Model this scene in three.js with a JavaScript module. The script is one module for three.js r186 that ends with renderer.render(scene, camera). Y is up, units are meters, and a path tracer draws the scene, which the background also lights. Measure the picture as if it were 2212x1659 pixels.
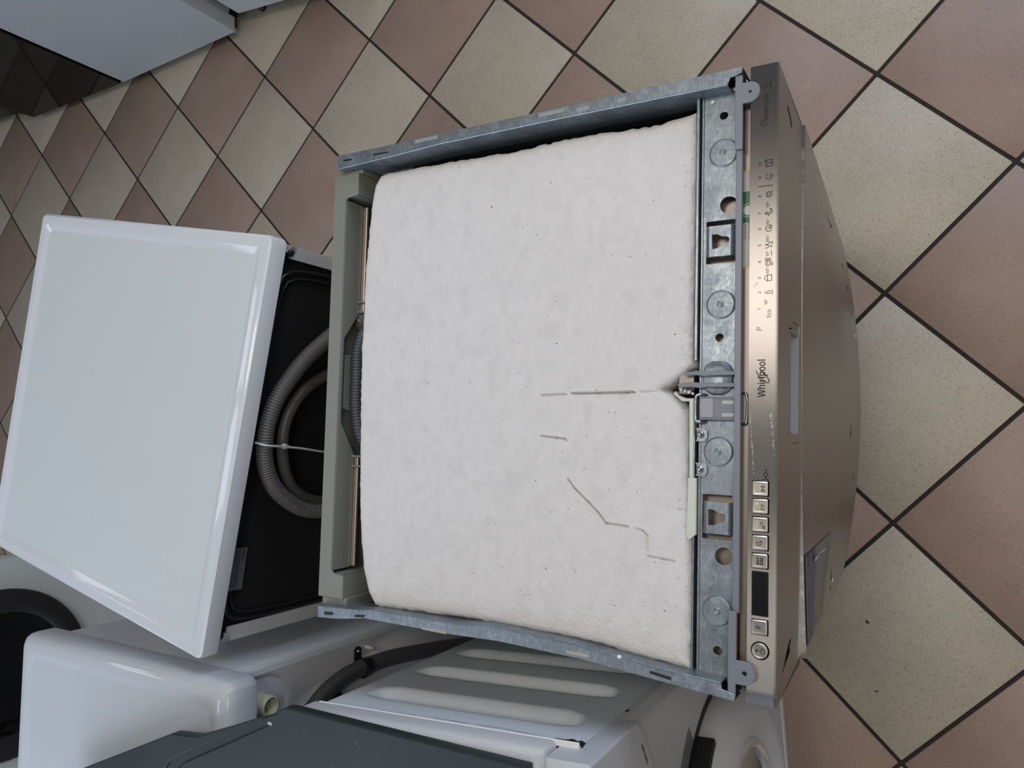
import * as THREE from 'three';
import { RoundedBoxGeometry } from 'three/addons/geometries/RoundedBoxGeometry.js';
import { mergeGeometries, mergeVertices, toCreasedNormals } from 'three/addons/utils/BufferGeometryUtils.js';
import { RectAreaLightUniformsLib } from 'three/addons/lights/RectAreaLightUniformsLib.js';

// ------------------------------------------------------------------ camera, exposure, lamps
const scene = new THREE.Scene();
scene.background = new THREE.Color(0x0c0d0f);
const camera = new THREE.PerspectiveCamera(2 * Math.atan(829.5 / 1592.18) * 180 / Math.PI, 2212 / 1659, 0.02, 30);
const EYE = new THREE.Vector3(-0.05318, 1.52412, 0.16459);
const AIM = new THREE.Vector3(0.059003, -0.86176, -0.503873);
camera.position.copy(EYE);
camera.up.set(0.99792, 0.064041, 0.007328);          // the phone was held sideways
camera.lookAt(EYE.clone().add(AIM));
const renderer = new THREE.WebGLRenderer({ antialias: true });
renderer.toneMapping = THREE.LinearToneMapping;
renderer.toneMappingExposure = 0.94;
renderer.shadowMap.enabled = true;
RectAreaLightUniformsLib.init();
// square lit ceiling panels: [x, z, nits, colour], and frosted windows in the side walls (added fill among them)
const CEIL = 3.0, PANEL = 0.6;
const LAMPS = [[0.48, -0.30, 12.5, 0xfff4ea], [-0.35, -3.65, 5, 0xeaf2ff], [-1.12, -1.93, 5.5, 0xe6efff], [0.48, 0.95, 10, 0xfff1e2], [-0.72, 0.95, 7, 0xfff1e2], [0.33, -3.65, 5, 0xeaf2ff]];  // the fifth panel is an unseen extra, added to brighten the front floor
const WINDOWS = [{ wall: -1, z: -1.5, y: 1.75, w: 1.9, h: 1.3, nits: 2.6, colour: 0xd3e4ff }, { wall: 1, z: 0.75, y: 1.55, w: 2.1, h: 1.5, nits: 2.6, colour: 0xd3e3ff }];  // the right-hand window is added as cool fill for upright faces


// ------------------------------------------------------------------ helpers
const R = Math.PI / 180;
const V = (x, y, z) => new THREE.Vector3(x, y, z);
function rnd(seed) { let s = seed | 0; return () => { s = (s + 0x6d2b79f5) | 0; let t = Math.imul(s ^ (s >>> 15), 1 | s); t = (t + Math.imul(t ^ (t >>> 7), 61 | t)) ^ t; return ((t ^ (t >>> 14)) >>> 0) / 4294967296; }; }
function hash(i, j, s) { let h = Math.imul(i, 374761393) ^ Math.imul(j, 668265263) ^ Math.imul(s, 1274126177); h = Math.imul(h ^ (h >>> 13), 1274126177); return ((h ^ (h >>> 16)) >>> 0) / 4294967296; }
const mod = (a, n) => ((a % n) + n) % n;
function vnoise(x, y, per, s) {            // value noise, period per cells
  const i = Math.floor(x), j = Math.floor(y), fx = x - i, fy = y - j, u = fx * fx * (3 - 2 * fx), v = fy * fy * (3 - 2 * fy);
  const a = hash(mod(i, per), mod(j, per), s), b = hash(mod(i + 1, per), mod(j, per), s), c = hash(mod(i, per), mod(j + 1, per), s), d = hash(mod(i + 1, per), mod(j + 1, per), s);
  return a + (b - a) * u + (c - a) * v + (a - b - c + d) * u * v;
}
function fbm(u, v, per, oct, s) { let t = 0, a = 0.5, n = 0; for (let o = 0; o < oct; o++) { t += a * vnoise(u * per, v * per, per, s + o * 17); n += a; a *= 0.5; per *= 2; } return t / n; }
const clamp = (x, a = 0, b = 1) => Math.min(b, Math.max(a, x));
const sstep = (a, b, x) => { const t = clamp((x - a) / (b - a)); return t * t * (3 - 2 * t); };
function tex(w, h, fn, size = [1, 1], srgb = true) {      // fn(u, v) -> [r, g, b] in 0..1, size = metres per repeat
  const d = new Uint8Array(w * h * 4);
  for (let j = 0; j < h; j++) for (let i = 0; i < w; i++) { const c = fn((i + 0.5) / w, (j + 0.5) / h), k = (j * w + i) * 4; for (let q = 0; q < 3; q++) d[k + q] = clamp(c[q]) * 255; d[k + 3] = 255; }
  const t = new THREE.DataTexture(d, w, h, THREE.RGBAFormat);
  t.wrapS = t.wrapT = THREE.RepeatWrapping; t.magFilter = THREE.LinearFilter; t.minFilter = THREE.LinearMipmapLinearFilter; t.generateMipmaps = true;
  if (srgb) t.colorSpace = THREE.SRGBColorSpace;
  t.repeat.set(1 / size[0], 1 / size[1]); t.needsUpdate = true; return t;
}
const g3 = (x) => [x, x, x];
function print(w, h, draw) {               // flat print: white ink on black, used as an alpha map
  const c = document.createElement('canvas'); c.width = w; c.height = h; const x = c.getContext('2d');
  x.fillStyle = '#000'; x.fillRect(0, 0, w, h); x.fillStyle = x.strokeStyle = '#fff'; draw(x);
  const t = new THREE.CanvasTexture(c); t.magFilter = THREE.LinearFilter; return t;
}
function colourPrint(w, h, draw) { const c = document.createElement('canvas'); c.width = w; c.height = h; draw(c.getContext('2d')); const t = new THREE.CanvasTexture(c); t.colorSpace = THREE.SRGBColorSpace; t.magFilter = THREE.LinearFilter; return t; }

function uvBox(geo) {                      // uv in metres from the dominant axis of each face
  const g = geo.index ? geo.toNonIndexed() : geo, p = g.attributes.position, n = p.count, uv = new Float32Array(n * 2);
  const a = V(0, 0, 0), b = V(0, 0, 0), c = V(0, 0, 0);
  for (let i = 0; i < n; i += 3) {
    a.fromBufferAttribute(p, i); b.fromBufferAttribute(p, i + 1).sub(a); c.fromBufferAttribute(p, i + 2).sub(a); b.cross(c);
    const ax = Math.abs(b.x), ay = Math.abs(b.y), az = Math.abs(b.z);
    for (let k = i; k < i + 3; k++) {
      const X = p.getX(k), Y = p.getY(k), Z = p.getZ(k);
      if (ay >= ax && ay >= az) { uv[2 * k] = X; uv[2 * k + 1] = -Z; } else if (az >= ax) { uv[2 * k] = X; uv[2 * k + 1] = Y; } else { uv[2 * k] = Z; uv[2 * k + 1] = Y; }
    }
  }
  g.setAttribute('uv', new THREE.BufferAttribute(uv, 2)); return g;
}
const clean = (g) => { const o = g.index ? g.toNonIndexed() : g; for (const k of Object.keys(o.attributes)) if (!['position', 'normal'].includes(k)) o.deleteAttribute(k); return o; };
const join = (gs) => (Array.isArray(gs) ? (gs.length === 1 ? gs[0] : mergeGeometries(gs.map(clean))) : gs);
function mesh(name, geo, mat, parent, { keepUV = false, shift } = {}) {
  let g = keepUV ? geo : join(geo); if (!keepUV) g = uvBox(clean(g)); if (shift) g.translate(...shift);
  const m = new THREE.Mesh(g, mat); m.name = name; m.castShadow = m.receiveShadow = true; parent.add(m); return m;
}
const counts = {};
const numbered = (n) => { const k = counts[n] = (counts[n] ?? -1) + 1; return k ? `${n}_${String(k).padStart(3, '0')}` : n; };
function thing(name, label, category, [x, y, z] = [0, 0, 0], turn = 0, group) {
  const o = new THREE.Group(); o.name = numbered(name); o.position.set(x, y, z); o.rotation.y = turn * R;
  o.userData = { label, category }; if (group) o.userData.group = group; scene.add(o); return o;
}
function part(name, parent, label) { const o = new THREE.Group(); o.name = name; parent.add(o); if (label) o.userData.label = label; return o; }
const bx = (x0, x1, y0, y1, z0, z1, r = 0, s = 2) => { const w = x1 - x0, h = y1 - y0, d = z1 - z0, g = r ? new RoundedBoxGeometry(w, h, d, s, Math.min(r, w / 2.01, h / 2.01, d / 2.01)) : new THREE.BoxGeometry(w, h, d); g.translate((x0 + x1) / 2, (y0 + y1) / 2, (z0 + z1) / 2); return g; };
function shapeOf(pts, holes = []) { const s = new THREE.Shape(pts.map((p) => new THREE.Vector2(p[0], p[1]))); for (const h of holes) s.holes.push(new THREE.Path(h.map((p) => new THREE.Vector2(p[0], p[1])))); return s; }
const ext = (pts, depth, bev = 0, holes = [], seg = 1) => new THREE.ExtrudeGeometry(shapeOf(pts, holes), { depth: depth - 2 * bev, bevelEnabled: bev > 0, bevelSize: bev, bevelThickness: bev, bevelOffset: -bev, bevelSegments: seg, steps: 1, curveSegments: 8 }).translate(0, 0, bev);
const flip = (l) => l.map(([x, z]) => [x, -z]);
const slab = (pts, y0, y1, bev = 0, holes = [], seg = 1) => ext(flip(pts), y1 - y0, bev, holes.map(flip), seg).rotateX(-Math.PI / 2).translate(0, y0, 0);        // outline in x, z
const plate = (pts, z0, z1, bev = 0, holes = [], seg = 1) => ext(pts, z1 - z0, bev, holes, seg).translate(0, 0, z0);                                        // outline in x, y
const sheet = (pts, x0, x1, bev = 0, holes = []) => ext(pts.map(([z, y]) => [-z, y]), x1 - x0, bev, holes.map((h) => h.map(([z, y]) => [-z, y]))).rotateY(Math.PI / 2).translate(x0, 0, 0);   // outline in z, y
const circ = (cx, cy, r, n = 24) => Array.from({ length: n }, (_, i) => [cx + r * Math.cos(i * 2 * Math.PI / n), cy + r * Math.sin(i * 2 * Math.PI / n)]);
function rrect(x0, x1, y0, y1, r, n = 5) { const o = []; for (const [cx, cy, a] of [[x1 - r, y1 - r, 0], [x0 + r, y1 - r, 90], [x0 + r, y0 + r, 180], [x1 - r, y0 + r, 270]]) for (let i = 0; i <= n; i++) o.push([cx + r * Math.cos((a + 90 * i / n) * R), cy + r * Math.sin((a + 90 * i / n) * R)]); return o; }
function ringLoft(w0, w1, d0, d1, r, prof, cap = true, foot = false, n = 6, rmin = 0.0004) {   // rounded rectangles (x, z) stacked: prof = [[inset, y], ...]
  const pos = [], idx = [], N = 4 * (n + 1);
  for (const [q, y] of prof) for (const [x, z] of rrect(w0 + q, w1 - q, d0 + q, d1 - q, Math.max(r - q, rmin), n)) pos.push(x, y, z);
  for (let k = 0; k < prof.length - 1; k++) for (let i = 0; i < N; i++) { const a = k * N + i, b = k * N + (i + 1) % N; idx.push(a, a + N, b, b, a + N, b + N); }
  if (cap) { const o = (prof.length - 1) * N; for (let i = 1; i < N - 1; i++) idx.push(o, o + i + 1, o + i); }
  if (foot) for (let i = 1; i < N - 1; i++) idx.push(0, i, i + 1);
  const g = new THREE.BufferGeometry(); g.setAttribute('position', new THREE.Float32BufferAttribute(pos, 3)); g.setIndex(idx);
  return toCreasedNormals(g, 32 * R);
}
function grid(nu, nv, f, crease = 40) {     // f(u, v) -> [x, y, z]
  const pos = [], idx = [];
  for (let j = 0; j <= nv; j++) for (let i = 0; i <= nu; i++) pos.push(...f(i / nu, j / nv));
  for (let j = 0; j < nv; j++) for (let i = 0; i < nu; i++) { const a = j * (nu + 1) + i, b = a + 1, c = a + nu + 1, d = c + 1; idx.push(a, b, c, b, d, c); }
  const g = new THREE.BufferGeometry(); g.setAttribute('position', new THREE.Float32BufferAttribute(pos, 3)); g.setIndex(idx);
  if (crease === null) { g.computeVertexNormals(); return g; }
  return toCreasedNormals(g, crease * R);
}
const lathe = (prof, n = 28) => new THREE.LatheGeometry(prof.map((p) => new THREE.Vector2(p[0], p[1])), n);
const curve = (pts) => new THREE.CatmullRomCurve3(pts.map((p) => V(...p)), false, 'centripetal');
const tube = (pts, r, n = 40, m = 10) => new THREE.TubeGeometry(curve(pts), n, r, m, false);
function hose(pts, r, pitch, amp, m = 18) {   // corrugated hose
  const c = curve(pts), len = c.getLength(), per = 6, n = Math.round(len / pitch) * per, fr = c.computeFrenetFrames(n, false), pos = [], idx = [];
  for (let i = 0; i <= n; i++) {
    const p = c.getPointAt(i / n), ph = (i % per) / per, rr = pitch ? r - amp * (ph < 0.5 ? 0 : Math.sin((ph - 0.5) * 2 * Math.PI)) : r;
    for (let k = 0; k < m; k++) { const a = k * 2 * Math.PI / m; pos.push(p.x + rr * (Math.cos(a) * fr.normals[i].x + Math.sin(a) * fr.binormals[i].x), p.y + rr * (Math.cos(a) * fr.normals[i].y + Math.sin(a) * fr.binormals[i].y), p.z + rr * (Math.cos(a) * fr.normals[i].z + Math.sin(a) * fr.binormals[i].z)); }
  }
  for (let i = 0; i < n; i++) for (let k = 0; k < m; k++) { const a = i * m + k, b = i * m + (k + 1) % m; idx.push(a, b, a + m, b, b + m, a + m); }
  const g = new THREE.BufferGeometry(); g.setAttribute('position', new THREE.Float32BufferAttribute(pos, 3)); g.setIndex(idx); g.computeVertexNormals(); return g;
}
function table(t) { return (x) => { if (x <= t[0][0]) return t[0][1]; for (let i = 1; i < t.length; i++) if (x <= t[i][0]) { const k = (x - t[i - 1][0]) / (t[i][0] - t[i - 1][0]); return t[i - 1][1] + k * (t[i][1] - t[i - 1][1]); } return t[t.length - 1][1]; }; }
const cylY = (x, y0, y1, z, r, n = 20) => new THREE.CylinderGeometry(r, r, y1 - y0, n).translate(x, (y0 + y1) / 2, z);
const cylZ = (x, y, z0, z1, r, n = 24, r2 = r) => new THREE.CylinderGeometry(r2, r, z1 - z0, n).rotateX(Math.PI / 2).translate(x, y, (z0 + z1) / 2);

// ------------------------------------------------------------------ materials
const lin = (r, g, b) => new THREE.Color().setRGB(r, g, b);
const std = (o) => new THREE.MeshStandardMaterial(o), phys = (o) => new THREE.MeshPhysicalMaterial(o);
const enamelBump = tex(128, 128, (u, v) => g3(fbm(u, v, 32, 2, 5)), [0.06, 0.06], false);
const M = {
  enamel: phys({ color: lin(0.56, 0.59, 0.615), roughness: 0.5, clearcoat: 0.45, clearcoatRoughness: 0.05, bumpMap: enamelBump, bumpScale: 0.00006 }),
  enamelMatte: std({ color: lin(0.52, 0.565, 0.565), roughness: 0.7, bumpMap: enamelBump, bumpScale: 0.0001 }),
  lidMatte: std({ color: lin(0.44, 0.475, 0.495), roughness: 0.7, bumpMap: enamelBump, bumpScale: 0.0001 }),
  lidEnamel: phys({ color: lin(0.47, 0.50, 0.525), roughness: 0.5, clearcoat: 0.45, clearcoatRoughness: 0.05 }),
  litSideWhite: phys({ color: lin(0.60, 0.645, 0.675), roughness: 0.45, clearcoat: 0.3, clearcoatRoughness: 0.2 }),  // front-loader white, lightened to put the light on its ribbed side into the colour
  shadedWhite: std({ color: lin(0.46, 0.48, 0.495), roughness: 0.45 }),  // same white darkened, shade on front, top and door put into the colour
  enamelWarm: phys({ color: lin(0.57, 0.575, 0.575), roughness: 0.38, clearcoat: 0.5, clearcoatRoughness: 0.1 }),
  enamelSilver: phys({ color: lin(0.56, 0.585, 0.61), roughness: 0.42, clearcoat: 0.3, clearcoatRoughness: 0.2 }),
  fridgeSilver: phys({ color: lin(0.46, 0.49, 0.52), roughness: 0.42, clearcoat: 0.3, clearcoatRoughness: 0.2 }),
  greyWhite: std({ color: lin(0.52, 0.56, 0.55), roughness: 0.5 }),
  black: std({ color: lin(0.008, 0.008, 0.009), roughness: 0.6 }),
  blackFelt: std({ color: lin(0.006, 0.006, 0.007), roughness: 0.95 }),
  blackGloss: phys({ color: lin(0.004, 0.0035, 0.0035), roughness: 0.07, specularIntensity: 0.55 }),
  blackPlastic: std({ color: lin(0.014, 0.014, 0.015), roughness: 0.4 }),
  hoseGrey: std({ color: lin(0.10, 0.10, 0.10), roughness: 0.5 }),
  hoseDark: std({ color: lin(0.045, 0.047, 0.05), roughness: 0.5 }),
  hoseSmooth: std({ color: lin(0.085, 0.08, 0.072), roughness: 0.35 }),
  hoseBlue: std({ color: lin(0.09, 0.11, 0.13), roughness: 0.45 }),
  ivory: std({ color: lin(0.55, 0.58, 0.50), roughness: 0.4 }),
  valve: std({ color: lin(0.58, 0.59, 0.42), roughness: 0.4 }),
  greyPlastic: std({ color: lin(0.165, 0.18, 0.205), roughness: 0.42 }),
  taupe: std({ color: lin(0.205, 0.215, 0.19), roughness: 0.32 }),
  white: std({ color: lin(0.75, 0.75, 0.73), roughness: 0.5 }),
  ink: std({ color: lin(0.012, 0.012, 0.012), roughness: 0.5 }),
  screw: std({ color: lin(0.6, 0.6, 0.6), metalness: 1, roughness: 0.25 }),
  board: phys({ specularIntensity: 0.6, color: lin(0.021, 0.028, 0.029), roughness: 0.5, roughnessMap: tex(256, 256, (u, v) => g3(0.7 + 0.5 * fbm(u, v, 6, 4, 71)), [0.5, 0.5], false) }),
  wall: std({ color: lin(0.42, 0.42, 0.415), roughness: 0.9 }),
  ceiling: std({ color: lin(0.15, 0.15, 0.145), roughness: 0.9 }),
  grout: std({ color: lin(0.022, 0.018, 0.014), roughness: 0.95 }),
};
// galvanised sheet: spangle and pale rub marks
const spangle = (() => { const r = rnd(11), dots = Array.from({ length: 46 }, () => [r(), r(), 0.003 + 0.006 * r() * r(), 0.5 + 0.5 * r()]); return tex(512, 512, (u, v) => {
  const m = fbm(u, v, 9, 3, 33), f = fbm(u, v, 110, 2, 35), st = vnoise(u * 24, v * 190, 1140, 36), b = sstep(0.55, 0.75, fbm(u, v, 22, 3, 37)); let k = 0.66 + 0.06 * (m - 0.5) + 0.10 * (f - 0.5) + 0.10 * (st - 0.5) + 0.05 * b;
  for (const p of dots) { const d = Math.hypot(u - p[0], v - p[1]) / p[2]; if (d < 1) k += 0.16 * p[3] * (1 - d * d); } return [k * 0.97, k, k * 1.02]; }, [0.11, 0.11]); })();
const galvRough = tex(256, 256, (u, v) => g3(0.62 + 0.5 * (fbm(u, v, 10, 4, 41) - 0.3) + 0.2 * (fbm(u, v, 60, 2, 43) - 0.5)), [0.09, 0.09], false);
M.galv = std({ color: lin(0.66, 0.71, 0.74), map: spangle, metalness: 0.72, roughness: 0.62, roughnessMap: galvRough });
M.galvBright = std({ color: lin(0.95, 0.98, 1), map: spangle, metalness: 0.95, roughness: 0.42, roughnessMap: galvRough });
M.galvEdge = std({ color: lin(0.66, 0.71, 0.74), map: spangle, metalness: 0.85, roughness: 0.38 });
const brush = tex(64, 1024, (u, v) => g3(0.5 + 0.9 * (vnoise(u * 2, v * 512, 512, 3) - 0.5) + 0.5 * (vnoise(u * 4, v * 128, 128, 9) - 0.5)), [0.5, 0.12], false);
M.steel = phys({ color: lin(0.40, 0.38, 0.355), metalness: 1, roughness: 0.41, anisotropy: 1, anisotropyRotation: Math.PI / 2, bumpMap: brush, bumpScale: 0.000012 });
M.steelDoor = phys({ color: lin(0.345, 0.325, 0.305), metalness: 1, roughness: 0.30, anisotropy: 0.5, anisotropyRotation: Math.PI / 2, bumpMap: brush, bumpScale: 0.00001 });
M.steelDark = std({ color: lin(0.30, 0.26, 0.23), metalness: 0.9, roughness: 0.45 });
M.button = phys({ color: lin(0.46, 0.44, 0.39), metalness: 1, roughness: 0.36 });

// ------------------------------------------------------------------ setting: floor of loose-laid 30 cm tiles, walls, ceiling
const X0 = -1.75, X1 = 1.95, Z0 = -4.3, Z1 = 2.6;
function struct(name, geo, mat) { const m = mesh(name, geo, mat, scene); m.userData.kind = 'structure'; return m; }
const floor = struct('floor', bx(X0 - 0.1, X1 + 0.1, -0.12, -0.0022, Z0 - 0.1, Z1 + 0.1), M.grout);
struct('wall_left', bx(X0 - 0.12, X0, -0.12, CEIL + 0.1, Z0 - 0.12, Z1 + 0.12), M.wall);
struct('wall_right', bx(X1, X1 + 0.12, -0.12, CEIL + 0.1, Z0 - 0.12, Z1 + 0.12), M.wall);
struct('wall_back', bx(X0, X1, -0.12, CEIL + 0.1, Z0 - 0.12, Z0), M.wall);
struct('wall_front', bx(X0, X1, -0.12, CEIL + 0.1, Z1, Z1 + 0.12), M.wall);
struct('ceiling', bx(X0 - 0.12, X1 + 0.12, CEIL, CEIL + 0.12, Z0 - 0.12, Z1 + 0.12), M.ceiling);
{
  const S = 0.29966, A = 133.3905 * R, OX = 0.808375, OZ = -1.427069, ei = [Math.cos(A), Math.sin(A)], ej = [Math.sin(A), -Math.cos(A)], gap = 0.0034, top = 0, th = 0.009;
  const speck = (seed, base, dark, amt) => tex(900, 900, (u, v) => {
    const m = fbm(u, v, 5, 4, seed) - 0.5, f = vnoise(u * 256, v * 256, 256, seed + 3) - 0.5, p = vnoise(u * 170, v * 170, 170, seed + 7) * 0.65 + vnoise(u * 290, v * 290, 290, seed + 9) * 0.35, q = fbm(u, v, 60, 2, seed + 8);
    const s = sstep(0.64, 0.80, p) * amt * sstep(0.3, 0.6, q + 0.12), l = sstep(0.66, 0.82, 1 - p) * 0.06;
    return base.map((b, k) => b * (1 + 0.09 * m + 0.09 * f + l) * (1 - s) + dark[k] * s);
  }, [0.30, 0.30]);
  const beige = [0, 1].map((k) => speck(101 + 31 * k, [0.672, 0.637, 0.565], [0.36, 0.31, 0.25], 0.30)), pink = [0, 1].map((k) => speck(201 + 37 * k, [0.572, 0.491, 0.436], [0.36, 0.28, 0.24], 0.26));
  const bump = tex(256, 256, (u, v) => g3(fbm(u, v, 60, 3, 77)), [0.3, 0.3], false);
  const mats = [beige, pink].map((l, c) => l.flatMap((t) => [1, 0.965, 1.03].map((k) => std({ map: t, color: lin(k, k, k * (c ? 0.99 : 1)), roughness: 0.46, bumpMap: bump, bumpScale: 0.0003 }))));
  const h = S / 2 - gap, b = 0.0014;
  const full = uvBox(clean(ringLoft(-h, h, -h, h, 0.0016, [[0, -th], [0, top - b], [b * 0.4, top - b * 0.3], [b, top]], true, false, 1)));
  const r = rnd(5), clip = (poly, f) => { const o = []; for (let i = 0; i < poly.length; i++) { const p = poly[i], q = poly[(i + 1) % poly.length], a = f(p), c = f(q); if (a >= 0) o.push(p); if ((a >= 0) !== (c >= 0)) { const k = a / (a - c); o.push([p[0] + k * (q[0] - p[0]), p[1] + k * (q[1] - p[1])]); } } return o; };
  for (let i = -22; i < 22; i++) for (let j = -22; j < 22; j++) {
    const cx = OX + S * (ei[0] * (i + 0.5) + ej[0] * (j + 0.5)), cz = OZ + S * (ei[1] * (i + 0.5) + ej[1] * (j + 0.5)), m = mats[mod(i + j, 2)][Math.floor(r() * 6)], turn = Math.floor(r() * 4), lift = (r() - 0.5) * 0.0008;
    const cs = [[-h, -h], [h, -h], [h, h], [-h, h]].map(([a, c]) => [cx + ei[0] * a + ej[0] * c, cz + ei[1] * a + ej[1] * c]);
    const inside = cs.every(([x, z]) => x > X0 && x < X1 && z > Z0 && z < Z1);
    if (inside) { const t = new THREE.Mesh(full, m); t.name = 'tile'; t.position.set(cx, lift, cz); t.rotation.y = -A + turn * Math.PI / 2; t.receiveShadow = t.castShadow = true; floor.add(t); }
    else { let q = cs; for (const f of [(p) => p[0] - X0 - 0.003, (p) => X1 - 0.003 - p[0], (p) => p[1] - Z0 - 0.003, (p) => Z1 - 0.003 - p[1]]) if (q.length) q = clip(q, f); if (q.length > 2) { const ar = Math.abs(q.reduce((s, p, k) => { const n = q[(k + 1) % q.length]; return s + p[0] * n[1] - n[0] * p[1]; }, 0)); if (ar > 0.002) mesh('tile', slab(q, -th, top + lift), m, floor); } }
  }
}
function lamp(x, z, nits, col, k) {
  const t = thing('ceiling_lamp', ['square lit panel in the ceiling above the steel dishwasher', 'square lit panel in the ceiling at the far end, the one farther from the refrigerators', 'square lit panel in the ceiling above the white washing machine seen from behind', 'square lit panel in the ceiling near the entrance, the one nearer the refrigerators', 'added fill panel in the ceiling near the entrance, the one nearer the washing machines', 'square lit panel in the ceiling at the far end, the one nearer the refrigerators'][k], 'lamp', [x, CEIL, z]);
  const h = PANEL / 2;
  for (const [a, b, c, d] of [[-h, h, -h, -h + 0.02], [-h, h, h - 0.02, h], [-h, -h + 0.02, -h + 0.02, h - 0.02], [h - 0.02, h, -h + 0.02, h - 0.02]]) mesh('frame', bx(a, b, -0.014, 0, c, d, 0.002), M.white, t);
  mesh('diffuser', bx(-h + 0.02, h - 0.02, -0.008, -0.001, -h + 0.02, h - 0.02), std({ color: 0xffffff, emissive: new THREE.Color(col), emissiveIntensity: nits * 0.3 }), t);
  const l = new THREE.RectAreaLight(col, nits, PANEL - 0.04, PANEL - 0.04); l.position.set(0, -0.010, 0); l.rotation.x = -Math.PI / 2; l.name = 'panel_light'; t.add(l);
}
LAMPS.forEach((a, k) => lamp(...a, k));
WINDOWS.forEach((W, k) => {
  const n = -W.wall, x = W.wall < 0 ? X0 : X1, c = W.w / 2, h = W.h / 2, t = part(`window_${k + 1}`, scene); t.userData.kind = 'structure'; t.position.set(x, W.y, W.z);
  const b = (p, q, ...r) => bx(Math.min(n * p, n * q), Math.max(n * p, n * q), ...r);
  for (const [p, q, r, u] of [[-h - 0.06, -h, -c - 0.06, c + 0.06], [h, h + 0.06, -c - 0.06, c + 0.06], [-h, h, -c - 0.06, -c], [-h, h, c, c + 0.06], [-h, h, -0.02, 0.02]]) mesh('window_frame', b(0, 0.05, p, q, r, u, 0.004), M.white, t);
  mesh('frosted_pane', b(0.004, 0.010, -h, h, -c, c), std({ color: 0xffffff, emissive: new THREE.Color(W.colour), emissiveIntensity: W.nits * 0.4 }), t);
  const l = new THREE.RectAreaLight(W.colour, W.nits, W.w, W.h); l.position.set(n * 0.014, 0, 0); l.rotation.y = W.wall * Math.PI / 2; l.name = 'daylight'; t.add(l);
});

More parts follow.
